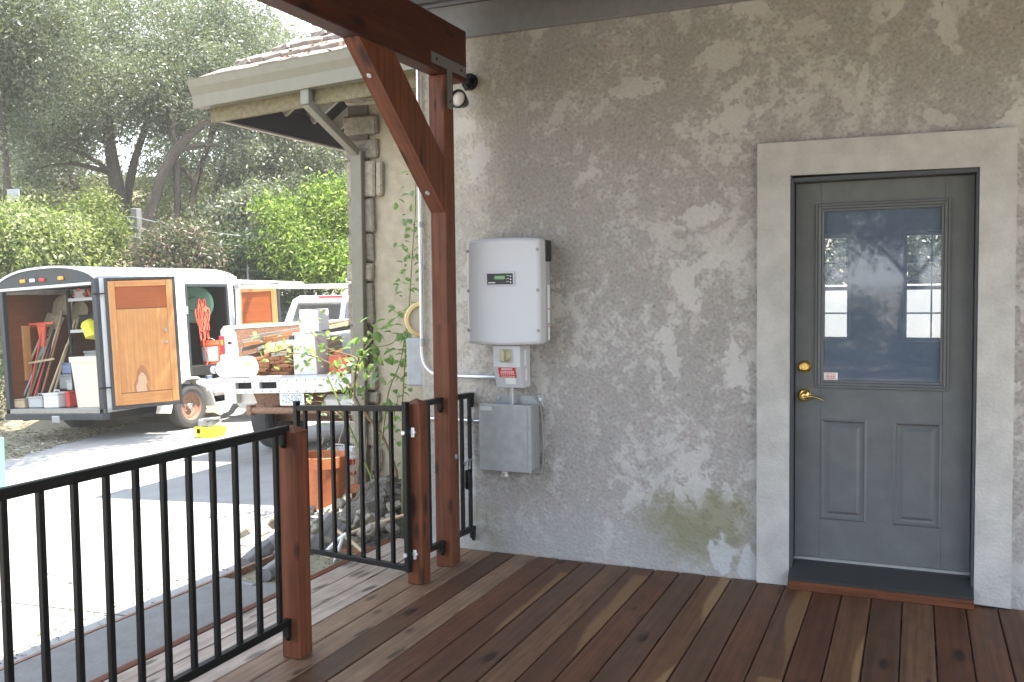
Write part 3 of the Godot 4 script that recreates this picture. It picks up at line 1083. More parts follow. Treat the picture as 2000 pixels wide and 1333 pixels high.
func porch_frame() -> void:
	var p := thing("porch_frame", "red stained timber porch frame with post, beam and knee brace", "porch", Vector3(0, 0, 0.345))
	var m := Mb.new()
	m.span(Vector3(-0.05, 0.0, 0.29), Vector3(0.052, 2.806, 0.405), 0.006)
	m.uvo = Vector2(0.05, 0.3)
	obj("post", m, M.red, p)
	m = Mb.new()
	m.uvo = Vector2(0.02, 1.3)
	m.span(Vector3(-0.053, 2.808, 0.118), Vector3(0.053, 3.108, 5.75), 0.006)
	obj("beam", m, M.red2, p)
	m = Mb.new()
	m.span(Vector3(-0.05, 0.0, 5.5), Vector3(0.05, 2.806, 5.6), 0.006)
	obj("post", m, M.red, p)
	m = Mb.new()
	m.uvo = Vector2(0.1, 0.2)
	m.prism(PackedVector2Array([Vector2(0.93, 2.806), Vector2(1.262, 2.806), Vector2(0.407, 2.035), Vector2(0.407, 2.335)]), 0.09, Transform3D(Basis(Vector3(0, 0, 1), Vector3(0, 1, 0), Vector3(-1, 0, 0)), Vector3(0.045, 0, 0)))
	var br := obj("knee_brace", m, M.red, p)
	for q in [[1.10, 2.66], [0.52, 2.137]]:
		var bo := Mb.new()
		bo.disc(Vector3(0.0, q[1], q[0]), Vector3(0, -0.74, 0.67), 0.014, 0.008, 8)
		obj("bolt", bo, M.galv, br)
	var t := Mb.new()
	t.prism(PackedVector2Array([Vector2(-0.56, 2.835), Vector2(-0.135, 2.835), Vector2(-0.135, 2.895), Vector2(-0.56, 2.895)]), 0.004, Transform3D(Basis(Vector3(0, 0, -1), Vector3(0, 1, 0), Vector3(1, 0, 0)), Vector3(0.0535, 0, 0)))
	t.prism(PackedVector2Array([Vector2(-0.375, 2.62), Vector2(-0.315, 2.62), Vector2(-0.315, 2.835), Vector2(-0.375, 2.835)]), 0.004, Transform3D(Basis(Vector3(0, 0, -1), Vector3(0, 1, 0), Vector3(1, 0, 0)), Vector3(0.0535, 0, 0)))
	var tb := obj("tee_strap", t, M.strap, p)
	for q in [[0.5, 2.865], [0.2, 2.865], [0.345, 2.66]]:
		var bo := Mb.new()
		bo.disc(Vector3(0.0575, q[1], q[0]), Vector3(1, 0, 0), 0.009, 0.005, 8)
		obj("screw", bo, M.black, tb)
	var bo2 := Mb.new()
	bo2.disc(Vector3(0.0525, 0.635, 0.335), Vector3(1, 0, 0), 0.015, 0.006, 8)
	obj("bolt", bo2, M.galv, p)
	# rafters and ceiling boards of the porch roof
	for i in 9:
		var rz := 0.65 + i * 0.56
		m = Mb.new()
		m.span(Vector3(-0.28, 3.1085, rz), Vector3(4.5, 3.295, rz + 0.04), 0.002)
		obj("rafter", m, M.ceiling, p)
	for i in 21:
		m = Mb.new()
		m.uvo = Vector2(0.1, i * 0.37)
		var z0 := 0.045 + i * 0.27
		m.span(Vector3(-0.32, 3.297, z0), Vector3(4.55, 3.32, z0 + 0.262), 0.003)
		obj("ceiling_board", m, M.ceiling, p)
	m = Mb.new()
	m.span(Vector3(-0.36, 3.325, 0.0), Vector3(4.7, 3.36, 5.9))
	obj("roofing", m, M.shake, p)
	m = Mb.new()
	m.span(Vector3(4.3, 2.808, 0.2), Vector3(4.4, 3.107, 5.75), 0.004)
	m.span(Vector3(4.3, 0.0, 5.5), Vector3(4.4, 2.806, 5.6), 0.004)
	obj("far_beam", m, M.red2, p)


func capped_post(called: String, label: String, x: float, z: float, top: float) -> void:
	var m := Mb.new()
	m.uvo = Vector2(0.12, z)
	m.span(Vector3(x - 0.047, 0.0, z - 0.047), Vector3(x + 0.047, top, z + 0.047), 0.005)
	var a := [Vector3(x - 0.047, top, z - 0.047), Vector3(x + 0.047, top, z - 0.047), Vector3(x + 0.047, top, z + 0.047), Vector3(x - 0.047, top, z + 0.047)]
	var c := Vector3(x, top + 0.028, z)
	for k in 4:
		var o: Vector3 = (a[k] + a[(k + 1) % 4]) * 0.5 - Vector3(x, top - 0.05, z)
		m.quad(a[k], a[(k + 1) % 4], c, c, o, Vector2(0.02, 0), Vector2(0.02, 0.09), Vector2(0.07, 0.05), Vector2(0.07, 0.05))
	tag(obj(called, m, M.redpost), label, "post", "short red posts of the porch railing")


func rail_bracket(p: Vector3) -> Mb:
	var m := Mb.new()
	m.span(p - Vector3(0.016, 0.045, 0.014), p + Vector3(0.016, 0.012, 0.014), 0.004)
	m.disc(p + Vector3(0, -0.045, 0), Vector3(1, 0, 0), 0.016, 0.012, 10)
	return m


func railings() -> void:
	capped_post("railing_post", "short red post with pointed cap at the end of the long railing", 0.008, 1.798, 0.992)
	capped_post("railing_post", "short red post between the black gate and the tall porch post", 0.006, 0.703, 0.985)
	var r := thing("railing", "long black iron railing of square bars on the left edge of the deck", "railing", Vector3(0, 0, 3.0))
	var m := Mb.new()
	m.span(Vector3(-0.016, 0.985, 1.825), Vector3(0.016, 1.020, 4.6), 0.003)
	obj("top_rail", m, M.iron, r)
	m = Mb.new()
	m.span(Vector3(-0.016, 0.145, 1.825), Vector3(0.016, 0.180, 4.6), 0.003)
	obj("bottom_rail", m, M.iron, r)
	for i in 21:
		m = Mb.new()
		var z := 1.905 + i * 0.1283
		m.span(Vector3(-0.0105, 0.1795, z - 0.0105), Vector3(0.0105, 0.9855, z + 0.0105), 0.002)
		obj("baluster", m, M.iron, r)
	for y in [0.985, 0.145]: obj("bracket", rail_bracket(Vector3(0, y, 1.858)), M.iron, r)
	# short pieces either side of the tall post
	var s := thing("railing", "short black railing section from the short post to the tall red post", "railing", Vector3(0, 0, 0.53))
	for q in [[0.975, 0.01], [0.150, -0.012]]:
		m = Mb.new()
		m.bar(Vector3(0, q[0], 0.655), Vector3(0, q[0] - 0.006, 0.408), 0.032, 0.034, Vector3(1, 0, 0), 0.003)
		obj("top_rail" if q[0] > 0.5 else "bottom_rail", m, M.iron, s)
		obj("bracket", rail_bracket(Vector3(0, q[0] - 0.016, 0.425)), M.iron, s)
	m = Mb.new()
	m.span(Vector3(-0.0105, 0.163, 0.553), Vector3(0.0105, 0.96, 0.574), 0.002)
	obj("baluster", m, M.iron, s)
	s = thing("railing", "short black railing section between the tall red post and the stucco wall", "railing", Vector3(0, 0, 0.15))
	for q in [[0.968, 0.955], [0.146, 0.132]]:
		m = Mb.new()
		m.bar(Vector3(0, q[0], 0.29), Vector3(0, q[1], 0.004), 0.032, 0.034, Vector3(1, 0, 0), 0.003)
		obj("top_rail" if q[0] > 0.5 else "bottom_rail", m, M.iron, s)
		obj("bracket", rail_bracket(Vector3(0, q[1] - 0.014, 0.018)), M.iron, s)
	for z in [0.148, 0.042]:
		m = Mb.new()
		m.span(Vector3(-0.0105, 0.15, z - 0.0105), Vector3(0.0105, 0.95, z + 0.0105), 0.002)
		obj("baluster", m, M.iron, s)
	# the gate stands open, swung out past the deck edge
	var g := thing("gate", "open black iron gate of vertical bars hinged on the short red post", "gate", Vector3(-0.02, 0, 0.765))
	var a := Vector3(-0.02, 0, 0.775)
	var b := Vector3(-0.885, -0.055, 0.565)
	var e := (b - a).normalized()
	m = Mb.new()
	m.bar(a + Vector3(0, 0.075, 0), a + Vector3(0, 1.0, 0), 0.032, 0.032, e.cross(Vector3.UP), 0.003)
	obj("stile", m, M.iron, g)
	m = Mb.new()
	m.bar(b + Vector3(0, 0.105, 0), b + Vector3(0, 1.005, 0), 0.032, 0.032, e.cross(Vector3.UP), 0.003)
	obj("stile", m, M.iron, g)
	m = Mb.new()
	m.bar(a + Vector3(0, 0.965, 0) + e * 0.016, b + Vector3(0, 0.963, 0) - e * 0.016, 0.03, 0.032, Vector3(0, 0, 1), 0.003)
	obj("top_rail", m, M.iron, g)
	m = Mb.new()
	m.bar(a + Vector3(0, 0.095, 0) + e * 0.016, b + Vector3(0, 0.118, 0) - e * 0.016, 0.03, 0.032, Vector3(0, 0, 1), 0.003)
	obj("bottom_rail", m, M.iron, g)
	for i in 7:
		var f := (i + 0.95) / 7.6
		var q := a.lerp(b, f)
		m = Mb.new()
		m.bar(q + Vector3(0, 0.105, 0), q + Vector3(0, 0.955, 0), 0.021, 0.021, e.cross(Vector3.UP), 0.002)
		obj("baluster", m, M.iron, g)
	for y in [0.835, 0.17]:
		m = Mb.new()
		m.tube([Vector3(-0.025, y, 0.80), Vector3(-0.025, y, 0.757), Vector3(0.0, y, 0.757), Vector3(0.03, y, 0.757)], 0.008, 8)
		m.disc(Vector3(0.012, y - 0.025, 0.757), Vector3(0, 1, 0), 0.012, 0.05, 10)
		m.disc(Vector3(-0.025, y, 0.79), Vector3(0, 0, 1), 0.012, 0.012, 8)
		obj("hinge", m, M.zinc, g)
	# padlock box hung on the last bar
	var k := thing("lock_box", "black key lock box hanging behind the bars by the wall", "lock box", Vector3(0.02, 0.40, 0.095))
	m = Mb.new()
	m.span(Vector3(0.0, 0.395, 0.075), Vector3(0.035, 0.515, 0.125), 0.008)
	obj("case", m, M.iron, k)
	m = Mb.new()
	m.tube([Vector3(0.017, 0.515, 0.083), Vector3(0.017, 0.56, 0.083), Vector3(0.017, 0.575, 0.1), Vector3(0.017, 0.56, 0.117), Vector3(0.017, 0.515, 0.117)], 0.006, 8)
	m.disc(Vector3(0.0, 0.55, 0.1), Vector3(1, 0, 0), 0.022, 0.014, 10)
	m.tube([Vector3(0.014, 0.56, 0.15), Vector3(0.014, 0.565, 0.045)], 0.007, 8)
	obj("shackle", m, M.galv, k)


# ---------------------------------------------------------------- things on the wall
func scaled_ring(base: Array, c: Vector3, f: float, inset: float, z: float) -> Array:
	var r := []
	for p in base:
		var d: Vector3 = p - c
		var l := Vector2(d.x, d.y)
		var q := l - l.sign() * inset if f == 1.0 else l * f
		r.append(Vector3(c.x + q.x, c.y + q.y, z))
	return r


func rounded(x0: float, y0: float, x1: float, y1: float, bow_x: float, bow_y: float) -> Array:
	var r := []
	var cx := (x0 + x1) * 0.5
	var cy := (y0 + y1) * 0.5
	for s in [[x0, y0, x1, y0], [x1, y0, x1, y1], [x1, y1, x0, y1], [x0, y1, x0, y0]]:
		for k in 8:
			var f := (0.03 + 0.94 * k / 7.0)
			var p := Vector2(s[0], s[1]).lerp(Vector2(s[2], s[3]), f)
			var arch := 4.0 * f * (1 - f)
			if s[1] == s[3]: p.y += signf(p.y - cy) * bow_y * (arch - 1.0)
			else: p.x += signf(p.x - cx) * bow_x * (arch - 1.0)
			r.append(Vector3(p.x, p.y, 0))
	return r


func screw(at: Vector3, into: Node, mat: Material) -> void:
	var m := Mb.new()
	m.disc(at, Vector3(0, 0, 1), 0.010, 0.006, 10)
	obj("screw", m, mat, into)


func wall_fittings() -> void:
	# inverter
	var v := thing("inverter", "pale grey solar inverter with small display on the stucco wall", "inverter", Vector3(0.3, 1.27, 0.0))
	var c := Vector3(0.303, 1.58, 0)
	var base := rounded(0.069, 1.272, 0.537, 1.892, 0.005, 0.011)
	var cover := Mb.new()
	cover.loft([scaled_ring(base, c, 1.0, 0.0, 0.115), scaled_ring(base, c, 1.0, 0.0, 0.185), scaled_ring(base, c, 1.0, 0.006, 0.197), scaled_ring(base, c, 1.0, 0.018, 0.203)])
	obj("cover", cover, M.invert, v)
	var back := Mb.new()
	back.loft([scaled_ring(base, c, 1.0, 0.014, 0.012), scaled_ring(base, c, 1.0, 0.006, 0.03), scaled_ring(base, c, 1.0, 0.006, 0.114)])
	obj("housing", back, M.invertside, v)
	var vent := Mb.new()
	vent.span(Vector3(0.52, 1.755, 0.02), Vector3(0.537, 1.878, 0.112), 0.004)
	obj("vent", vent, M.black, v)
	var sl := Mb.new()
	sl.span(Vector3(0.5305, 1.40, 0.045), Vector3(0.5322, 1.62, 0.075))
	sl.span(Vector3(0.5305, 1.30, 0.045), Vector3(0.5322, 1.385, 0.075))
	obj("side_label", sl, M.paper, v)
	for q in [[1.475, 1.485], [1.375, 1.383]]:
		var ol := Mb.new()
		ol.span(Vector3(0.532, q[0], 0.046), Vector3(0.5328, q[1], 0.074))
		obj("label_stripe", ol, M.orangelabel, v)
	var bez := Mb.new()
	bez.span(Vector3(0.198, 1.615, 0.203), Vector3(0.382, 1.70, 0.208), 0.004)
	obj("display_bezel", bez, M.invert, v)
	var dp := Mb.new()
	dp.span(Vector3(0.209, 1.625, 0.208), Vector3(0.371, 1.688, 0.2105), 0.001)
	var dd := obj("display_panel", dp, M.ink, v)
	var lc := Mb.new()
	lc.span(Vector3(0.257, 1.655, 0.2105), Vector3(0.322, 1.674, 0.2115))
	obj("screen", lc, M.lcd, dd)
	var fp := Mb.new()
	for i in 3:
		var bt := Mb.new()
		bt.disc(Vector3(0.359, 1.671 - i * 0.017, 0.2105), Vector3(0, 0, 1), 0.0042, 0.003, 10)
		obj("button", bt, M.paper, dd)
		fp.span(Vector3(0.332, 1.6735 - i * 0.017, 0.2105), Vector3(0.350, 1.6755 - i * 0.017, 0.211))
	fp.span(Vector3(0.216, 1.633, 0.2105), Vector3(0.262, 1.638, 0.211))
	obj("panel_print", fp, M.paper, dd).set_meta("kind", "stuff")
	for y in [1.82, 1.59, 1.36]:
		for x in [0.083, 0.521]: screw(Vector3(x, y, 0.199), v, M.boxside)
	# disconnect switch under it
	var s := thing("switch_box", "grey disconnect switch box with round knob and red warning label", "switch box", Vector3(0.29, 1.02, 0))
	var m := Mb.new()
	m.prism(PackedVector2Array([Vector2(0.0, 1.268), Vector2(0.15, 1.268), Vector2(0.15, 1.145), Vector2(0.105, 1.02), Vector2(0.0, 1.02)]), 0.171, Transform3D(Basis(Vector3(0, 0, 1), Vector3(0, 1, 0), Vector3(-1, 0, 0)), Vector3(0.386, 0, 0)))
	obj("case", m, M.invertside.duplicate(), s)
	s.get_child(0).mesh.surface_set_material(0, M.invert)
	m = Mb.new()
	m.span(Vector3(0.258, 1.172, 0.15), Vector3(0.335, 1.249, 0.158), 0.004)
	m.lathe([[0.0, 0.026], [0.026, 0.026], [0.034, 0.016], [0.036, 0.006], [0.036, 0.0]], Transform3D(Basis(Vector3(1, 0, 0), PI * 0.5), Vector3(0.296, 1.211, 0.157)), 20)
	m.span(Vector3(0.288, 1.180, 0.183), Vector3(0.304, 1.242, 0.2), 0.003)
	obj("knob", m, M.knob, s)
	var tilt := Basis(Vector3(1, 0, 0), 0.345)
	var lx := Transform3D(tilt, Vector3(0.300, 1.112, 0.1395))
	m = Mb.new()
	m.box(lx * Vector3(0, 0.0, 0.001), Vector3(0.108, 0.062, 0.0015), tilt)
	obj("warning_label", m, M.redlabel, s)
	letters("label_print", "WARNING", 0.012, M.paper, lx * Transform3D(Basis.IDENTITY, Vector3(0, 0.022, 0.002)), s, true, 0.07)
	m = Mb.new()
	for q in [[0.008, 0.09], [-0.001, 0.085], [-0.010, 0.095], [-0.024, 0.09]]:
		var n := 7
		for i in n: m.box(lx * Vector3(-q[1] * 0.5 + q[1] * (i + 0.5) / n, q[0], 0.002), Vector3(q[1] / n * (0.55 + 0.3 * absf(sin(i * 3.1 + q[0] * 900))), 0.0042, 0.0006), tilt)
	obj("fine_print", m, M.paper, s)
	m = Mb.new()
	m.box(lx * Vector3(0.012, -0.055, 0.001), Vector3(0.066, 0.04, 0.0012), tilt)
	obj("white_label", m, M.paper, s)
	m = Mb.new()
	m.span(Vector3(0.3865, 1.15, 0.06), Vector3(0.3872, 1.24, 0.09))
	m.span(Vector3(0.3865, 1.06, 0.05), Vector3(0.3872, 1.13, 0.075))
	obj("side_label", m, M.paper, s)
	# lower enclosure
	var b := thing("junction_box", "large grey hinged electrical enclosure below the switch box", "junction box", Vector3(0.28, 0.52, 0))
	m = Mb.new()
	m.span(Vector3(0.13, 0.535, 0.012), Vector3(0.449, 0.915, 0.132), 0.008)
	obj("case", m, M.boxside, b)
	m = Mb.new()
	m.span(Vector3(0.116, 0.526, 0.134), Vector3(0.446, 0.923, 0.15), 0.005)
	obj("lid", m, M.boxgrey, b)
	m = Mb.new()
	m.span(Vector3(0.424, 0.545, 0.15), Vector3(0.429, 0.905, 0.1515))
	m.bar(Vector3(0.4265, 0.905, 0.1507), Vector3(0.410, 0.918, 0.1507), 0.005, 0.0015, Vector3(0, 0, 1))
	obj("lid_seam", m, M.boxside, b)
	m = Mb.new()
	m.span(Vector3(0.125, 0.885, 0.15), Vector3(0.20, 0.91, 0.151))
	obj("pale_label", m, M.invert, b)
	m = Mb.new()
	m.span(Vector3(0.165, 0.90, 0.003), Vector3(0.47, 0.965, 0.010), 0.002)
	m.span(Vector3(0.20, 0.50, 0.003), Vector3(0.46, 0.56, 0.010), 0.002)
	var bk := obj("mounting_bracket", m, M.galv, b)
	for x in [0.185, 0.452]: screw(Vector3(x, 0.945, 0.01), bk, M.zinc)
	m = Mb.new()
	m.lathe([[0.0, 0.0], [0.024, 0.0], [0.027, 0.008], [0.027, 0.02], [0.022, 0.022], [0.022, 0.05]], Transform3D(Basis.IDENTITY, Vector3(0.245, 0.478, 0.07)), 16)
	obj("hub_fitting", m, M.zinc, b)
	# pipes
	m = Mb.new()
	m.tube([Vector3(0.293, 1.03, 0.06), Vector3(0.293, 0.91, 0.06)], 0.014, 10)
	tag(obj("conduit", m, M.galv), "short grey conduit nipple between switch box and lower enclosure", "conduit")
	m = Mb.new()
	m.tube([Vector3(0.378, 1.03, 0.04), Vector3(0.42, 0.96, 0.025), Vector3(0.458, 0.905, 0.02), Vector3(0.466, 0.80, 0.016), Vector3(0.468, 0.6, 0.014), Vector3(0.46, 0.53, 0.012)], 0.005, 6)
	tag(obj("cable", m, M.boxside), "thin grey cable looping down the right side of the enclosure", "cable")
	var cp := [Vector3(-0.322, 3.08, 0.028), Vector3(-0.328, 1.27, 0.028)]
	for i in 9:
		var an := PI * 0.5 * i / 8.0
		cp.append(Vector3(-0.328 + 0.14 * (1 - cos(an)), 1.21 - 0.14 * sin(an), 0.028))
	cp.append(Vector3(0.215, 1.068, 0.028))
	m = Mb.new()
	m.tube(cp, 0.0125, 10)
	var co := thing("conduit", "long silver conduit down the wall edge bending right to the switch box", "conduit", Vector3(-0.2, 1.07, 0.02))
	obj("pipe", m, M.zinc, co)
	m = Mb.new()
	m.tube([Vector3(-0.3262, 1.30, 0.028), Vector3(-0.3265, 1.25, 0.028)], 0.016, 10)
	m.tube([Vector3(-0.324, 2.02, 0.028), Vector3(-0.3242, 1.985, 0.028)], 0.016, 10)
	m.tube([Vector3(0.18, 1.068, 0.028), Vector3(0.216, 1.068, 0.028)], 0.017, 10)
	obj("coupling", m, M.galv, co)
	m = Mb.new()
	m.tube([Vector3(-0.33, 0.80, 0.022), Vector3(0.135, 0.80, 0.022)], 0.010, 8)
	tag(obj("conduit", m, M.zinc), "thin horizontal conduit behind the railing into the lower enclosure", "conduit")
	# flood lamp behind the tall post
	var f := thing("flood_lamp", "round black rimmed flood lamp on the wall behind the tall post", "lamp", Vector3(0.0, 2.7, 0.0))
	m = Mb.new()
	m.disc(Vector3(0.02, 2.84, 0.0), Vector3(0, 0, 1), 0.05, 0.03, 16)
	m.tube([Vector3(0.03, 2.84, 0.02), Vector3(0.04, 2.80, 0.07), Vector3(0.03, 2.79, 0.09)], 0.02, 10)
	obj("bracket", m, M.iron, f)
	m = Mb.new()
	var ax := Basis(Vector3(1, 0, 0), PI * 0.5 - 0.1)
	m.lathe([[0.0, -0.07], [0.03, -0.07], [0.052, 0.0], [0.056, 0.02], [0.047, 0.02], [0.045, 0.008]], Transform3D(ax, Vector3(0.006, 2.716, 0.13)), 28)
	obj("hood", m, M.iron, f)
	m = Mb.new()
	m.lathe([[0.0, 0.013], [0.034, 0.010], [0.045, 0.006]], Transform3D(ax, Vector3(0.006, 2.716, 0.13)), 28)
	obj("lens", m, M.lampface, f)
	# meter and its box on the return of the wall
	var mt := thing("electric_meter", "round tan rimmed meter on the house corner above a grey box", "meter", Vector3(-0.34, 1.4, -0.2))
	m = Mb.new()
	var mx := Transform3D(Basis(Vector3(0, 1, 0), 0.5) * Basis(Vector3(1, 0, 0), PI * 0.5), Vector3(-0.445, 1.41, -0.20))
	m.lathe([[0.0, -0.04], [0.105, -0.04], [0.115, 0.0], [0.118, 0.03], [0.112, 0.045], [0.092, 0.05], [0.088, 0.03]], mx, 28)
	obj("rim", m, M.meterring, mt)
	m = Mb.new()
	m.lathe([[0.0, 0.034], [0.089, 0.03]], mx, 28)
	obj("face", m, M.lampface, mt)
	var bx := thing("utility_box", "pale grey utility box below the round meter on the house corner", "utility box", Vector3(-0.4, 0.98, -0.1))
	m = Mb.new()
	m.span(Vector3(-0.51, 0.985, -0.30), Vector3(-0.342, 1.292, -0.09), 0.006)
	obj("case", m, M.boxgrey, bx)
	m = Mb.new()
	m.span(Vector3(-0.495, 0.995, -0.088), Vector3(-0.348, 1.275, -0.082), 0.003)
	obj("cover", m, M.boxgrey, bx)


# ---------------------------------------------------------------- trailer
var TR := Transform3D(Basis(Vector3(0, 0, 1), 0.045), Vector3(-7.585, 0.0, -4.17))


func place(o: Node3D, t: Transform3D) -> void:
	o.transform = t * Transform3D(Basis.IDENTITY, org[o])


func wheel(into: Node3D, c: Vector3, r: float, w: float, rimmat: Material) -> void:
	var b := Transform3D(Basis(Vector3(0, 0, 1), -PI * 0.5), c)
	var m := Mb.new()
	m.lathe([[r * 0.60, -w * 0.42], [r * 0.78, -w * 0.5], [r * 0.93, -w * 0.46], [r * 0.985, -w * 0.36], [r, -w * 0.15], [r, w * 0.15], [r * 0.985, w * 0.36], [r * 0.93, w * 0.46], [r * 0.78, w * 0.5], [r * 0.60, w * 0.42]], b, 32)
	var t := obj("tyre", m, M.tyre, into)
	m = Mb.new()
	m.lathe([[0.0, w * 0.22], [r * 0.11, w * 0.22], [r * 0.13, w * 0.12], [r * 0.36, w * 0.10], [r * 0.42, w * 0.2], [r * 0.55, w * 0.22], [r * 0.60, w * 0.42], [r * 0.63, w * 0.44], [r * 0.63, w * 0.40], [r * 0.58, 0.0], [r * 0.58, -w * 0.4]], b, 28)
	var rim := obj("rim", m, rimmat, into)
	m = Mb.new()
	m.disc(c + Vector3(w * 0.2, 0, 0), Vector3(1, 0, 0), r * 0.13, w * 0.14, 12)
	for k in 5:
		var an := TAU * k / 5
		m.disc(c + Vector3(w * 0.11, cos(an) * r * 0.24, sin(an) * r * 0.24), Vector3(1, 0, 0), r * 0.035, w * 0.08, 6)
	obj("hub", m, M.galv, rim)


func leaf_frame(called: String, into: Node3D, a: Vector3, dir: Vector3, w: float, y0: float, y1: float, splits: Array) -> void:
	# a door of plywood panels in a dark frame; a is the hinge, dir runs to the free edge
	var nn := Vector3.UP.cross(-dir).normalized()
	var X := Transform3D(Basis(dir, Vector3.UP, dir.cross(Vector3.UP)), a)
	var m := Mb.new()
	var B := X.basis
	m.box(X * Vector3(w * 0.5, (y0 + y1) * 0.5, -0.012), Vector3(w, y1 - y0, 0.02), B)
	m.box(X * Vector3(0.02, (y0 + y1) * 0.5, 0.012), Vector3(0.04, y1 - y0, 0.03), B, 0.004)
	m.box(X * Vector3(w - 0.02, (y0 + y1) * 0.5, 0.012), Vector3(0.04, y1 - y0, 0.03), B, 0.004)
	m.box(X * Vector3(w * 0.5, y1 - 0.015, 0.0125), Vector3(w - 0.08, 0.03, 0.03), B, 0.004)
	m.box(X * Vector3(w * 0.5, y0 + 0.02, 0.0125), Vector3(w - 0.08, 0.04, 0.03), B, 0.004)
	var o := obj(called, m, M.darkframe, into)
	for k in splits.size() - 1:
		m = Mb.new()
		m.uvo = Vector2(0.1, k * 0.8)
		var s0: float = splits[k]
		var s1: float = splits[k + 1]
		m.box(X * Vector3(w * 0.5, (s0 + s1) * 0.5, 0.006), Vector3(w - 0.082, s1 - s0 - 0.008, 0.012), B, 0.002)
		obj("plywood_panel", m, M.plydark if k == splits.size() - 2 else M.ply, o)
	for e in [0.085, w - 0.085]:
		m = Mb.new()
		m.uvo = Vector2(0.2, e)
		m.box(X * Vector3(e, (splits[0] + splits[-1]) * 0.5, 0.019), Vector3(0.085, splits[-1] - splits[0] - 0.02, 0.014), B, 0.003)
		obj("wood_batten", m, M.ply, o)
	for q in [splits[-1] - 0.05]:
		m = Mb.new()
		m.box(X * Vector3(w * 0.5, q, 0.019), Vector3(w - 0.26, 0.08, 0.014), B, 0.003)
		obj("wood_batten", m, M.ply, o)


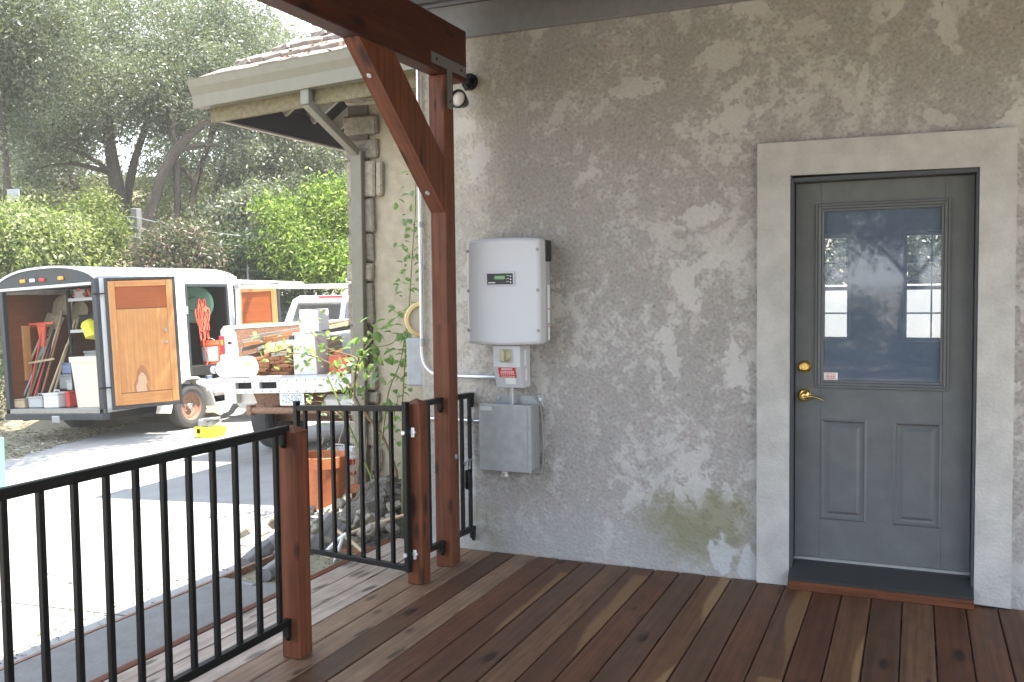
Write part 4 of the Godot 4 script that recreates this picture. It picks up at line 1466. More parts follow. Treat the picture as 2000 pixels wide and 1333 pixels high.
func trailer() -> void:
	var t := thing("cargo_trailer", "white enclosed cargo trailer with open rear and side doors full of tools", "trailer")
	var W := 1.9
	var L := 2.85
	var H := 1.86
	var arch := func(f: float) -> float: return H + 0.19 * pow(maxf(0.0, 1.0 - pow(absf(2.0 * f - 1.0), 2.6)), 0.8)
	var m := Mb.new()
	m.span(Vector3(-W, 0.0, -L), Vector3(0, 0.055, 0.0))
	obj("floor", m, M.steel, t)
	m = Mb.new()
	m.span(Vector3(-W, 0.055, -L), Vector3(-W + 0.03, H, -0.05))
	obj("left_wall", m, M.truckwhite, t)
	m = Mb.new()
	m.span(Vector3(-0.03, 0.0, -1.66), Vector3(0.0, H + 0.02, -0.06))
	m.span(Vector3(-0.03, 0.0, -L), Vector3(0.0, H + 0.02, -2.62))
	m.span(Vector3(-0.03, 1.76, -2.62), Vector3(0.0, H + 0.02, -1.66))
	m.span(Vector3(-0.03, 0.0, -2.62), Vector3(0.0, 0.16, -1.66))
	var rw := obj("right_wall", m, M.white, t)
	m = Mb.new()
	m.span(Vector3(-0.035, 0.16, -1.71), Vector3(0.008, 1.76, -1.66), 0.004)
	m.span(Vector3(-0.035, 0.16, -2.62), Vector3(0.008, 1.76, -2.57), 0.004)
	m.span(Vector3(-0.035, 1.715, -2.57), Vector3(0.0075, 1.762, -1.71), 0.004)
	obj("door_frame", m, M.darkframe, rw)
	m = Mb.new()
	m.span(Vector3(0.008, 1.30, -1.69), Vector3(0.02, 1.42, -1.655), 0.003)
	obj("door_latch", m, M.zinc, rw)
	m = Mb.new()
	m.span(Vector3(-W + 0.03, 0.055, -L), Vector3(-0.03, H, -L + 0.03))
	obj("front_wall", m, M.truckwhite, t)
	var poly := PackedVector2Array()
	for k in 25: poly.append(Vector2(-W * k / 24.0, arch.call(k / 24.0)))
	for k in 25: poly.append(Vector2(-W * (24 - k) / 24.0, arch.call((24 - k) / 24.0) - 0.03))
	m = Mb.new()
	m.prism(poly, L + 0.02, Transform3D(Basis.IDENTITY, Vector3(0, 0.0, -L)))
	obj("roof", m, M.white, t)
	# rear frame
	m = Mb.new()
	m.span(Vector3(-0.085, -0.02, -0.07), Vector3(0.0, H, 0.0), 0.006)
	m.span(Vector3(-W, -0.02, -0.07), Vector3(-W + 0.085, H, 0.0), 0.006)
	var head := PackedVector2Array()
	for k in 25: head.append(Vector2(-W * k / 24.0 * 0.996 - 0.004, arch.call(k / 24.0) - 0.031))
	head.append(Vector2(-W + 0.004, 1.735)); head.append(Vector2(-0.004, 1.735))
	m.prism(head, 0.06, Transform3D(Basis.IDENTITY, Vector3(0, 0, -0.055)))
	m.span(Vector3(-W, -0.09, -0.10), Vector3(0.0, -0.004, 0.03), 0.006)
	var rf := obj("rear_frame", m, M.darkframe, t)
	m = Mb.new()
	m.span(Vector3(-W + 0.03, 1.745, 0.006), Vector3(-0.06, 1.785, 0.03), 0.006)
	obj("drip_rail", m, M.truckwhite, rf)
	m = Mb.new()
	m.span(Vector3(-W + 0.09, 0.0555, -0.09), Vector3(-0.09, 0.064, -0.002), 0.002)
	obj("sill_plate", m, M.galv, rf)
	for q in [[-1.36, M.amber, "marker_light"], [-1.17, M.paper, "licence_light"], [-0.98, M.taillight, "marker_light"], [-0.62, M.amber, "marker_light"]]:
		m = Mb.new()
		m.span(Vector3(q[0] - 0.055, 1.845, 0.006), Vector3(q[0] + 0.055, 1.895, 0.028), 0.01)
		obj(q[2], m, q[1], rf)
	m = Mb.new()
	m.span(Vector3(-0.95, -0.13, 0.0), Vector3(-0.80, -0.03, 0.05), 0.01)
	obj("latch_plate", m, M.galv, rf)
	# frame, axle, fenders, tongue
	m = Mb.new()
	m.span(Vector3(-W + 0.2, -0.12, -L - 0.9), Vector3(-W + 0.27, -0.003, -0.1))
	m.span(Vector3(-0.27, -0.12, -L), Vector3(-0.2, -0.003, -0.1))
	m.span(Vector3(-W - 0.12, -0.12, -1.43), Vector3(0.1, -0.04, -1.36))
	m.bar(Vector3(-0.25, -0.06, -L), Vector3(-W * 0.5, -0.06, -L - 1.2), 0.07, 0.1)
	m.bar(Vector3(-W + 0.25, -0.06, -L), Vector3(-W * 0.5, -0.06, -L - 1.2), 0.07, 0.1)
	obj("chassis", m, M.iron, t)
	for sx in [0, 1]:
		m = Mb.new()
		var fx := 0.002 if sx == 0 else -W - 0.272
		var fp := PackedVector2Array([Vector2(0.92, -0.12), Vector2(0.98, 0.06), Vector2(1.10, 0.26), Vector2(1.28, 0.36), Vector2(1.52, 0.36), Vector2(1.70, 0.26), Vector2(1.82, 0.06), Vector2(1.88, -0.12), Vector2(1.86, -0.12), Vector2(1.80, 0.05), Vector2(1.69, 0.24), Vector2(1.515, 0.335), Vector2(1.285, 0.335), Vector2(1.11, 0.24), Vector2(1.0, 0.05), Vector2(0.94, -0.12)])
		m.prism(fp, 0.27, Transform3D(Basis(Vector3(0, 0, -1), Vector3(0, 1, 0), Vector3(1, 0, 0)), Vector3(fx, 0, 0)))
		obj("fender", m, M.truckwhite, t)
	wheel(t, Vector3(0.135, -0.07, -1.40), 0.33, 0.21, M.rust)
	wheel(t, Vector3(-W - 0.13, -0.07, -1.40), 0.33, 0.21, M.rust)
	# lining and shelves
	m = Mb.new()
	m.uvo = Vector2(0, 0.4)
	m.span(Vector3(-W + 0.031, 0.06, -L + 0.04), Vector3(-W + 0.043, 1.70, -0.08))
	obj("plywood_lining", m, M.plyshade, t)
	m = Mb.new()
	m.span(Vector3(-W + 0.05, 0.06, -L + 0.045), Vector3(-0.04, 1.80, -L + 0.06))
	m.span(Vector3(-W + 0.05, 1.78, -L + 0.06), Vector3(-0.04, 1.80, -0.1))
	obj("shade_lining", m, M.void, t)  # near-black sheets stand for the shade deep inside the trailer
	m = Mb.new()
	m.span(Vector3(-1.42, 0.3, -1.62), Vector3(-0.92, 1.74, -1.605))
	obj("plywood_lining", m, M.ply, t)
	m = Mb.new()
	m.span(Vector3(-W + 0.044, 0.45, -0.42), Vector3(-W + 0.075, 1.25, -0.3), 0.003)
	obj("wood_batten", m, M.ply, t)
	for y in [0.62, 1.14, 1.585]:
		m = Mb.new()
		m.span(Vector3(-0.86, y - 0.03, -1.35), Vector3(-0.04, y, -0.30), 0.003)
		m.span(Vector3(-0.86, y - 0.032, -0.298), Vector3(-0.04, y + 0.012, -0.288), 0.003)
		obj("shelf", m, M.crate, t)
	m = Mb.new()
	for z in [-0.31, -1.34]: m.span(Vector3(-0.9, 0.06, z - 0.02), Vector3(-0.862, 1.72, z + 0.02))
	m.span(Vector3(-1.0, 0.06, -1.6), Vector3(-0.06, 1.72, -1.59))  # black back sheet stands for the shade behind the shelves
	obj("shelf_post", m, M.void, t)
	# doors
	leaf_frame("rear_door", t, Vector3(0.035, 0, -0.11), Vector3(0.60, 0, -0.80), 0.92, 0.03, 1.83, [0.075, 0.245, 1.40, 1.795])
	leaf_frame("side_door", t, Vector3(0.075, 0, -2.66), Vector3(0.86, 0, -0.51).normalized(), 0.72, 0.17, 1.735, [0.21, 1.12, 1.70])
	for y in [0.34, 1.62]:
		m = Mb.new()
		m.bar(Vector3(-0.05, y, 0.008), Vector3(0.05, y, -0.10), 0.07, 0.018, Vector3.UP, 0.003)
		obj("hinge_strap", m, M.iron, t)
	for q in [[0.42, 1.0]]:
		m = Mb.new()
		m.disc(Vector3(0.50, 0.92, -0.70), Vector3(0.8, 0, 0.6), 0.022, 0.02, 10)
		m.disc(Vector3(0.50, 1.08, -0.70), Vector3(0.8, 0, 0.6), 0.022, 0.02, 10)
		obj("door_bolt", m, M.galv, t)
	var dr := Vector3(0.60, 0, -0.80)
	var dx := Transform3D(Basis(dr, Vector3.UP, dr.cross(Vector3.UP)), Vector3(0.035, 0, -0.11))
	for q in [[1.0, M.stain, 0.0124], [0.72, M.stainpale, 0.0129]]:
		m = Mb.new()
		var sp := PackedVector2Array()
		for p in [[0.30, 0.25], [0.29, 0.36], [0.33, 0.44], [0.34, 0.54], [0.40, 0.62], [0.44, 0.60], [0.48, 0.53], [0.50, 0.42], [0.47, 0.36], [0.49, 0.25]]: sp.append(Vector2(0.40 + (p[0] - 0.40) * q[0], 0.25 + (p[1] - 0.25) * q[0]))
		m.prism(sp, 0.0004, dx * Transform3D(Basis.IDENTITY, Vector3(0, 0, q[2])))
		obj("water_stain", m, q[1], t.get_node("rear_door"))
	t.transform = TR


func tool(called: String, label: String, top: Vector3, foot: Vector3, r: float, mat: Material, head: Mb = null, headmat: Material = null) -> void:
	var t := thing(called, label, called.replace("_", " "), foot, "long handled tools leaning in the trailer")
	var m := Mb.new()
	m.tube([foot, top], r, 7)
	obj("handle", m, mat, t)
	if head: obj("head", head, headmat, t)
	place(t, TR)


func shovel_head(at: Vector3, up: Vector3, side: Vector3, len := 0.29, wid := 0.22, point := true) -> Mb:
	var m := Mb.new()
	var nrm := side.cross(up).normalized()
	var rows := []
	for i in 7:
		var f := i / 6.0
		var w := wid * (1.0 if f < 0.6 or not point else 1.0 - pow((f - 0.6) / 0.4, 2) * 0.85)
		if i == 0: w = wid * 0.8
		var row := []
		for k in 5:
			var s := k / 2.0 - 1.0
			row.append(at + up * (len * f) + side * (s * w * 0.5) - nrm * (0.05 * (1 - s * s) - 0.02 * f))
		rows.append(row)
	for i in 6:
		for k in 4:
			m.quad(rows[i][k], rows[i][k + 1], rows[i + 1][k + 1], rows[i + 1][k], nrm)
			m.quad(rows[i][k] - nrm * 0.004, rows[i][k + 1] - nrm * 0.004, rows[i + 1][k + 1] - nrm * 0.004, rows[i + 1][k] - nrm * 0.004, -nrm)
	m.tube([at - up * 0.12, at + up * 0.06], 0.02, 8)
	return m


func trailer_load() -> void:
	var up := Vector3(0.12, 0.98, -0.15).normalized()
	tool("shovel", "shovel with the largest upturned muddy blade leaning in the trailer", Vector3(-1.40, 1.36, -0.62), Vector3(-1.72, 0.07, -0.30), 0.017, M.handle, shovel_head(Vector3(-1.40, 1.38, -0.62), up, Vector3(0.68, 0.05, -0.72), 0.31, 0.26), M.mud)
	tool("shovel", "shovel whose blade hangs rightmost, beside the dark shelves of the trailer", Vector3(-1.22, 1.30, -0.7), Vector3(-1.42, 0.07, -0.34), 0.017, M.handle, shovel_head(Vector3(-1.20, 1.26, -0.72), Vector3(0.25, 0.95, -0.1).normalized(), Vector3(0.6, -0.25, -0.72), 0.33, 0.23), M.mud)
	tool("shovel", "shovel with a low tilted grey blade left of the other two shovel blades", Vector3(-1.56, 1.22, -0.6), Vector3(-1.86, 0.07, -0.3), 0.016, M.handle, shovel_head(Vector3(-1.55, 1.19, -0.55), Vector3(0.45, 0.85, -0.1).normalized(), Vector3(0.62, -0.35, -0.68), 0.22, 0.24, false), M.mud)
	var m := Mb.new()
	m.bar(Vector3(-1.98, 1.27, -0.45), Vector3(-1.36, 1.27, -0.45), 0.035, 0.03, Vector3.UP, 0.004)
	m.prism(PackedVector2Array([Vector2(-0.09, 0.13), Vector2(0.09, 0.13), Vector2(0.03, -0.22), Vector2(-0.03, -0.22)]), 0.03, Transform3D(Basis.IDENTITY, Vector3(-1.60, 1.15, -0.455)))
	for i in 12: m.tube([Vector3(-1.95 + i * 0.05, 1.27, -0.45), Vector3(-1.95 + i * 0.05, 1.22, -0.40)], 0.005, 5)
	tool("rake", "bright orange red rake with its head up among the shovels", Vector3(-1.60, 1.15, -0.44), Vector3(-1.80, 0.08, -0.26), 0.016, M.toolred, m, M.hosered)
	var hs := [["pole", "pale wooden pole leaning furthest left in the trailer", -1.70, 1.16, -2.10, M.handle], ["pole", "grey pipe leaning second from the left in the trailer", -1.62, 1.05, -1.92, M.galv], ["pole", "thin red pole leaning between two wooden handles in the trailer", -1.55, 1.0, -1.66, M.toolred], ["pole", "black pole standing behind the red pole in the trailer", -1.50, 1.12, -1.58, M.iron], ["pole", "dark green pole leaning between the grey pipe and the red pole", -1.66, 1.10, -1.80, M.reelgreen], ["pole", "short tan pole right of the brown handle in the trailer", -1.24, 0.95, -1.40, M.handle], ["pole", "brown wooden handle right of the red pole in the trailer", -1.34, 1.24, -1.52, M.lumber]]
	for q in hs: tool(q[0], q[1], Vector3(q[2], q[3], -0.55), Vector3(q[4], 0.07, -0.22), 0.016, q[5])
	m = Mb.new()
	m.tube([Vector3(-2.04, 1.25, -0.5), Vector3(-1.83, 0.5, -0.5)], 0.012, 6)
	m.bar(Vector3(-1.82, 0.70, -0.36), Vector3(-1.30, 0.75, -0.36), 0.03, 0.03, Vector3.UP, 0.003)
	tag(obj("wooden_stick", m, M.handle), "pale wooden stick lying across the leaning tool handles", "stick")
	place(get_node("wooden_stick"), TR)
	# tall bin
	var b := thing("storage_bin", "tall cream plastic bin at the right of the trailer opening", "bin", Vector3(-0.45, 0.065, -0.32))
	m = Mb.new()
	var rings := []
	for q in [[0.065, 0.21, 0.2], [0.70, 0.25, 0.235], [0.70, 0.262, 0.248], [0.775, 0.268, 0.252]]:
		rings.append([Vector3(-0.43 - q[1], q[0], -0.34 - q[2]), Vector3(-0.43 + q[1], q[0], -0.34 - q[2]), Vector3(-0.43 + q[1], q[0], -0.34 + q[2]), Vector3(-0.43 - q[1], q[0], -0.34 + q[2])])
	m.loft(rings)
	obj("body", m, M.cream, b)
	place(b, TR)
	var boxes := [
		["crate", "white open crate on the trailer floor left of the cream bin", "crate", Vector3(-1.10, 0.07, -0.20), Vector3(0.27, 0.21, 0.25), M.cratelight],
		["crate", "grey crate on the trailer floor at the feet of the tool handles", "crate", Vector3(-1.45, 0.07, -0.22), Vector3(0.26, 0.16, 0.22), M.crate],
		["wooden_box", "small brown wooden box at the far left of the trailer floor", "box", Vector3(-1.74, 0.07, -0.18), Vector3(0.2, 0.13, 0.2), M.handle],
		["cooler", "blue grey box standing on grey gear behind the crates", "box", Vector3(-1.22, 0.52, -0.62), Vector3(0.22, 0.16, 0.25), M.blue],
		["toolbox", "dark grey tool case under the blue grey box", "tool box", Vector3(-1.22, 0.30, -0.62), Vector3(0.30, 0.215, 0.3), M.boxside],
		["toolbox", "light grey tool case low between crate and cream bin", "tool box", Vector3(-1.04, 0.285, -0.50), Vector3(0.2, 0.15, 0.2), M.crate],
		["toolbox", "wide dark tool box on the lowest shelf above the cream bin", "tool box", Vector3(-0.52, 0.622, -0.62), Vector3(0.6, 0.22, 0.3), M.boxside],
		["toolbox", "black tool case on the middle shelf of the trailer", "tool box", Vector3(-0.66, 1.142, -0.55), Vector3(0.34, 0.22, 0.25), M.void],
		["amber_box", "amber box on the middle shelf beside the yellow cloth", "box", Vector3(-0.24, 1.142, -0.44), Vector3(0.2, 0.12, 0.16), M.lumber],
		["green_box", "yellow green box on the top shelf of the trailer", "box", Vector3(-0.45, 1.587, -0.44), Vector3(0.17, 0.1, 0.15), M.reelgreen],
		["plastic_bag", "pale clear bag on the top shelf beside the green box", "bag", Vector3(-0.72, 1.587, -0.44), Vector3(0.2, 0.135, 0.18), M.crate],
		["red_case", "narrow red case between white crate and cream bin", "case", Vector3(-0.87, 0.07, -0.26), Vector3(0.07, 0.22, 0.2), M.toolred],
		["notebook", "white and red papers leaning on the lowest shelf", "papers", Vector3(-0.22, 0.622, -0.40), Vector3(0.12, 0.10, 0.08), M.paper],
	]
	for q in boxes:
		var o := thing(q[0], q[1], q[2], q[3])
		var s: Vector3 = q[4]
		m = Mb.new()
		m.box(q[3] + Vector3(0, s.y * 0.44, 0), Vector3(s.x, s.y * 0.88, s.z), Basis(Vector3.UP, 0.08), 0.012)
		obj("body", m, q[5], o)
		m = Mb.new()
		m.box(q[3] + Vector3(0, s.y * 0.93, 0), Vector3(s.x + 0.014, s.y * 0.12, s.z + 0.014), Basis(Vector3.UP, 0.08), 0.006)
		if q[0] in ["crate", "toolbox", "cooler"]: m.tube([q[3] + Vector3(-s.x * 0.2, s.y, 0), q[3] + Vector3(-s.x * 0.18, s.y + 0.03, 0), q[3] + Vector3(s.x * 0.18, s.y + 0.03, 0), q[3] + Vector3(s.x * 0.2, s.y, 0)], 0.008, 6)
		obj("lid", m, q[5], o)
		place(o, TR)
	m = Mb.new()
	m.lathe([[0.0, 0.13], [0.06, 0.125], [0.10, 0.08], [0.09, 0.0], [0.11, -0.12], [0.0, -0.13]], Transform3D(Basis(Vector3(0, 0, 1), 0.4), Vector3(-0.46, 1.15, -0.27)), 9)
	m.rough(0.05, 8.0, 5)
	tag(obj("cloth", m, M.yellow), "bright yellow cloth hanging over the middle trailer shelf", "cloth")
	place(get_node("cloth"), TR)
	m = Mb.new()
	var pts := []
	for i in 40: pts.append(Vector3(-0.80 + 0.7 * i / 39.0, 1.70 + 0.03 * sin(i * 1.3) - (0.08 if i % 9 < 4 else 0.0), -0.36 + 0.04 * cos(i * 1.1)))
	m.tube(pts, 0.012, 6)
	tag(obj("red_hose", m, M.hosered), "thin red hose tangled along the top trailer shelf", "hose")
	place(get_node("red_hose"), TR)
	# behind the side door
	var g := thing("hose_reel", "round green drum hanging inside the trailer side door", "reel", Vector3(-0.45, 1.2, -2.15))
	m = Mb.new()
	m.lathe([[0.0, 0.05], [0.10, 0.05], [0.12, 0.02], [0.27, 0.03], [0.30, 0.0], [0.30, -0.16], [0.0, -0.16]], Transform3D(Basis(Vector3(1, 0, 0), PI * 0.5) * Basis(Vector3(0, 0, 1), -0.7), Vector3(-0.38, 1.46, -2.25)), 32)
	obj("drum", m, M.reelgreen, g)
	place(g, TR)
	m = Mb.new()
	pts = []
	for i in 150:
		var f := i / 149.0
		var an := f * TAU * 9.0
		pts.append(Vector3(-0.11 + 0.02 * sin(f * 51.0), 1.28 + 0.33 * sin(an) * (0.75 + 0.3 * sin(f * 19.0)) - 0.05, -2.13 + (0.10 + 0.04 * sin(f * 23.0)) * cos(an * 0.5 + f * 3.0)))
	for i in 16: pts.append(Vector3(-0.10, 0.95 - 0.045 * i, -2.14 + 0.04 * sin(i * 0.6)))
	m.tube(pts, 0.011, 5)
	tag(obj("extension_cord", m, M.hosered), "coiled orange cord hanging in the trailer side doorway", "cord")
	place(get_node("extension_cord"), TR)
	bucket("bucket", "orange bucket with white label standing in the trailer side doorway", Vector3(-0.17, 0.50, -2.33), 0.15, 0.37, M.orange, TR)
	m = Mb.new()
	m.span(Vector3(-0.62, 0.35, -2.60), Vector3(-0.04, 0.495, -1.75), 0.006)
	tag(obj("storage_chest", m, M.void), "low black chest under the orange bucket in the side doorway", "chest")
	place(get_node("storage_chest"), TR)
	for q in [["can", "blue and white paint can on the side door sill of the trailer", Vector3(-0.06, 0.20, -2.12), 0.055, 0.13, M.blue], ["can", "tan paint can at the left end of the side door sill", Vector3(-0.05, 0.19, -1.86), 0.06, 0.11, M.handle], ["can", "grey paint can between the tan and blue cans", Vector3(-0.07, 0.19, -1.99), 0.05, 0.10, M.crate]]:
		var o := thing(q[0], q[1], "can", q[2])
		m = Mb.new()
		m.lathe([[0.0, 0.0], [q[3], 0.0], [q[3], q[4]], [q[3] * 0.92, q[4] + 0.006], [0.0, q[4]]], Transform3D(Basis.IDENTITY, q[2]), 16)
		obj("body", m, q[5], o)
		m = Mb.new()
		m.lathe([[q[3] + 0.003, q[4] - 0.012], [q[3] + 0.003, q[4] + 0.004], [q[3] * 0.9, q[4] + 0.008]], Transform3D(Basis.IDENTITY, q[2]), 16)
		obj("rim", m, M.galv, o)
		place(o, TR)


func bucket(called: String, label: String, at: Vector3, r: float, h: float, mat: Material, t: Transform3D, hand := true) -> void:
	var o := thing(called, label, "bucket", at)
	var m := Mb.new()
	m.lathe([[0.0, 0.0], [r * 0.86, 0.0], [r * 0.97, h * 0.8], [r * 1.05, h * 0.8], [r * 1.05, h * 0.86], [r, h * 0.87], [r * 1.02, h], [r * 0.97, h], [r * 0.83, 0.02], [0.0, 0.02]], Transform3D(Basis.IDENTITY, at), 24)
	obj("body", m, mat, o)
	m = Mb.new()
	var R0 := r * 0.885
	var R1 := r * 0.955
	for k in 10:
		var a0 := -0.9 + k * 0.19
		var a1 := a0 + 0.19
		var P := func(an: float, f: float) -> Vector3: return at + Vector3(cos(an), 0, sin(an)) * (lerpf(R0, R1, f) + 0.004) + Vector3(0, h * (0.12 + 0.62 * f), 0)
		m.quad(P.call(a0 + 0.9, 0.0), P.call(a1 + 0.9, 0.0), P.call(a1 + 0.9, 1.0), P.call(a0 + 0.9, 1.0), Vector3(cos(a0 + 0.9), 0, sin(a0 + 0.9)))
	obj("label", m, M.paper, o)
	if hand:
		m = Mb.new()
		var pts := []
		for i in 13:
			var an := PI * i / 12.0
			pts.append(at + Vector3(cos(an) * r * 1.04, h * 0.83 + sin(an) * r * 0.75, sin(an) * r * 0.5))
		m.tube(pts, 0.004, 6)
		obj("handle", m, M.zinc, o)
	place(o, t)


# ---------------------------------------------------------------- trucks
var TT := Transform3D(Basis(Vector3(0, 0, 1), 0.045), Vector3(-4.86, -0.29, -3.0))


func truck() -> void:
	var t := thing("work_truck", "white work truck with tailgate down and bed full of lumber", "truck")
	var m := Mb.new()
	# tailgate let down: its long edge faces us, with two latch holes
	var y0 := 0.765
	var y1 := 0.915
	m.prism(PackedVector2Array([Vector2(0, 0.885), Vector2(0.16, 0.83), Vector2(0.34, 0.79), Vector2(0.545, y0), Vector2(0.545, y1), Vector2(0, y1)]), 0.03, Transform3D(Basis.IDENTITY, Vector3(0, 0, -0.03)))
	m.span(Vector3(0.545, y0, -0.03), Vector3(1.10, 0.815, 0.0))
	m.span(Vector3(0.545, 0.885, -0.03), Vector3(1.10, y1, 0.0))
	m.span(Vector3(0.765, 0.815, -0.03), Vector3(0.87, 0.885, 0.0))
	m.prism(PackedVector2Array([Vector2(1.10, y0), Vector2(1.72, y0), Vector2(1.95, 0.80), Vector2(2.08, 0.885), Vector2(2.08, y1), Vector2(1.10, y1)]), 0.03, Transform3D(Basis.IDENTITY, Vector3(0, 0, -0.03)))
	m.span(Vector3(0.0, 0.895, -0.53), Vector3(2.08, y1 + 0.002, -0.03))
	m.span(Vector3(0.08, 0.80, -0.53), Vector3(2.0, 0.895, -0.06))
	var tg := obj("tailgate", m, M.truckwhite, t)
	for x in [0.545, 0.87]:
		m = Mb.new()
		m.span(Vector3(x, 0.81, -0.058), Vector3(x + 0.23, 0.89, -0.05))
		obj("latch_hole", m, M.void, tg)
	m = Mb.new()
	for i in 17:
		m.disc(Vector3(0.10 + i * 0.115, 0.90, 0.0), Vector3(0, 0, 1), 0.008, 0.003, 6)
		if i > 3 and i < 14: m.disc(Vector3(0.10 + i * 0.115, 0.782, 0.0), Vector3(0, 0, 1), 0.008, 0.003, 6)
	obj("rivets", m, M.rust, tg).set_meta("kind", "stuff")
	# bed
	m = Mb.new()
	m.span(Vector3(0.1, 0.84, -3.25), Vector3(1.98, 0.893, -0.535))
	obj("bed_floor", m, M.steel, t)
	for s in [0, 1]:
		var x0 := -0.06 if s == 0 else 1.99
		m = Mb.new()
		m.span(Vector3(x0, 1.46, -3.25), Vector3(x0 + 0.15, 1.51, -0.56), 0.012)
		m.span(Vector3(x0 + (0.0 if s == 0 else 0.12), 0.62, -3.25), Vector3(x0 + (0.03 if s == 0 else 0.15), 1.46, -0.56), 0.004)
		var bs := obj("bedside", m, M.truckwhite, t)
		m = Mb.new()
		m.span(Vector3(x0 + (0.11 if s == 0 else 0.0), 0.893, -3.25), Vector3(x0 + (0.15 if s == 0 else 0.04), 1.459, -0.60))
		obj("inner_panel", m, M.rust, bs)
		m = Mb.new()
		m.prism(PackedVector2Array([Vector2(0, 0.60), Vector2(0.17, 0.60), Vector2(0.19, 1.20), Vector2(0.165, 1.42), Vector2(0.12, 1.50), Vector2(0.05, 1.51), Vector2(0.0, 1.46)]), 0.07, Transform3D(Basis.IDENTITY if s == 0 else Basis(Vector3(0, 1, 0), PI), Vector3(x0 - 0.005, 0, -0.59) if s == 0 else Vector3(x0 + 0.155, 0, -0.52)))
		obj("corner_post", m, M.truckwhite, bs)
		m = Mb.new()
		var lx := x0 + (-0.03 if s == 0 else 0.1)
		m.span(Vector3(lx, 1.18, -0.56), Vector3(lx + 0.075, 1.40, -0.505), 0.012)
		var tl := obj("taillight", m, M.taillight, t)
		m = Mb.new()
		m.span(Vector3(lx + 0.03, 1.29, -0.5045), Vector3(lx + 0.07, 1.35, -0.50), 0.002)
		obj("turn_lens", m, M.amber, tl)
		m = Mb.new()
		m.span(Vector3(lx, 1.08, -0.56), Vector3(lx + 0.07, 1.178, -0.507), 0.012)
		obj("reverse_lens", m, M.cratelight, tl)
	m = Mb.new()
	m.disc(Vector3(0.06, 1.31, -0.525), Vector3(0, 0, 1), 0.018, 0.02, 8)
	m.tube([Vector3(0.06, 1.31, -0.505), Vector3(0.11, 1.31, -0.50)], 0.006, 6)
	obj("gate_striker", m, M.iron, t)
	m = Mb.new()
	m.span(Vector3(0.1, 0.88, -3.30), Vector3(1.98, 1.50, -3.25))
	obj("bulkhead", m, M.truckwhite, t)
	# cab
	m = Mb.new()
	var rings := []
	for q in [[0.62, 0.02, -3.34, -5.1], [1.30, -0.02, -3.34, -5.15], [1.40, 0.0, -3.36, -5.1], [1.92, 0.18, -3.5, -4.5], [1.98, 0.26, -3.58, -4.4]]:
		rings.append([Vector3(q[1], q[0], q[3]), Vector3(2.08 - q[1], q[0], q[3]), Vector3(2.08 - q[1], q[0], q[2]), Vector3(q[1], q[0], q[2])])
	m.loft(rings)
	var cb := obj("cab", m, M.truckwhite, t)
	m = Mb.new()
	m.prism(PackedVector2Array([Vector2(0.32, 1.46), Vector2(1.76, 1.46), Vector2(1.68, 1.86), Vector2(0.40, 1.86)]), 0.012, Transform3D(Basis(Vector3(1, 0, 0), -0.27), Vector3(0, 0.055, -2.965)))
	obj("rear_window", m, M.tint, cb)
	m = Mb.new()
	rings = []
	for q in [[0.6, 0.04, -5.12, -6.35], [1.15, 0.05, -5.12, -6.35], [1.32, 0.12, -5.12, -6.2]]:
		rings.append([Vector3(q[1], q[0], q[3]), Vector3(2.08 - q[1], q[0], q[3]), Vector3(2.08 - q[1], q[0], q[2]), Vector3(q[1], q[0], q[2])])
	m.loft(rings)
	obj("bonnet", m, M.truckwhite, t)
	# open door on the left, glass up
	var dx := Transform3D(Basis(Vector3(0, 1, 0), 0.12), Vector3(0.0, 0.0, -4.45))
	m = Mb.new()
	m.box(dx * Vector3(-0.52, 0.98, 0), Vector3(0.98, 0.74, 0.09), dx.basis, 0.02)
	for q in [[Vector3(-0.98, 1.34, 0), Vector3(-0.86, 1.93, 0)], [Vector3(-0.86, 1.93, 0), Vector3(-0.42, 1.96, 0)], [Vector3(-0.42, 1.96, 0), Vector3(-0.06, 1.36, 0)]]:
		m.bar(dx * q[0], dx * q[1], 0.075, 0.05, dx.basis.z, 0.012)
	var od := obj("open_door", m, M.white, t)
	m = Mb.new()
	m.prism(PackedVector2Array([Vector2(-0.94, 1.36), Vector2(-0.12, 1.36), Vector2(-0.44, 1.92), Vector2(-0.83, 1.90)]), 0.006, dx * Transform3D(Basis.IDENTITY, Vector3(0, 0, -0.003)))
	obj("door_glass", m, M.glass, od)
	# undercarriage
	m = Mb.new()
	m.span(Vector3(0.55, 0.50, -6.2), Vector3(0.68, 0.62, -0.3))
	m.span(Vector3(1.40, 0.50, -6.2), Vector3(1.53, 0.62, -0.3))
	m.span(Vector3(0.2, 0.33, -1.10), Vector3(1.88, 0.45, -0.98))
	m.span(Vector3(0.2, 0.33, -5.5), Vector3(1.88, 0.45, -5.38))
	m.prism(PackedVector2Array([Vector2(0.62, 0.52), Vector2(1.62, 0.52), Vector2(1.78, 0.80), Vector2(0.50, 0.80)]), 0.04, Transform3D(Basis.IDENTITY, Vector3(0, 0, -0.35)))
	obj("chassis", m, M.rust, t)
	m = Mb.new()
	m.tube([Vector3(0.70, 0.57, -0.08), Vector3(1.95, 0.56, -0.08)], 0.04, 10)
	m.span(Vector3(0.64, 0.515, -0.13), Vector3(0.71, 0.63, -0.03), 0.012)
	m.span(Vector3(0.85, 0.53, -0.34), Vector3(0.93, 0.60, -0.12))
	m.span(Vector3(1.6, 0.53, -0.34), Vector3(1.68, 0.60, -0.12))
	obj("bumper", m, M.rust, t)
	m = Mb.new()
	m.span(Vector3(1.55, 0.50, -0.40), Vector3(2.10, 0.72, -0.16), 0.05)
	m.span(Vector3(1.80, 0.50, -0.50), Vector3(2.14, 0.86, -0.41), 0.02)
	obj("rear_corner", m, M.truckwhite, t)
	m = Mb.new()
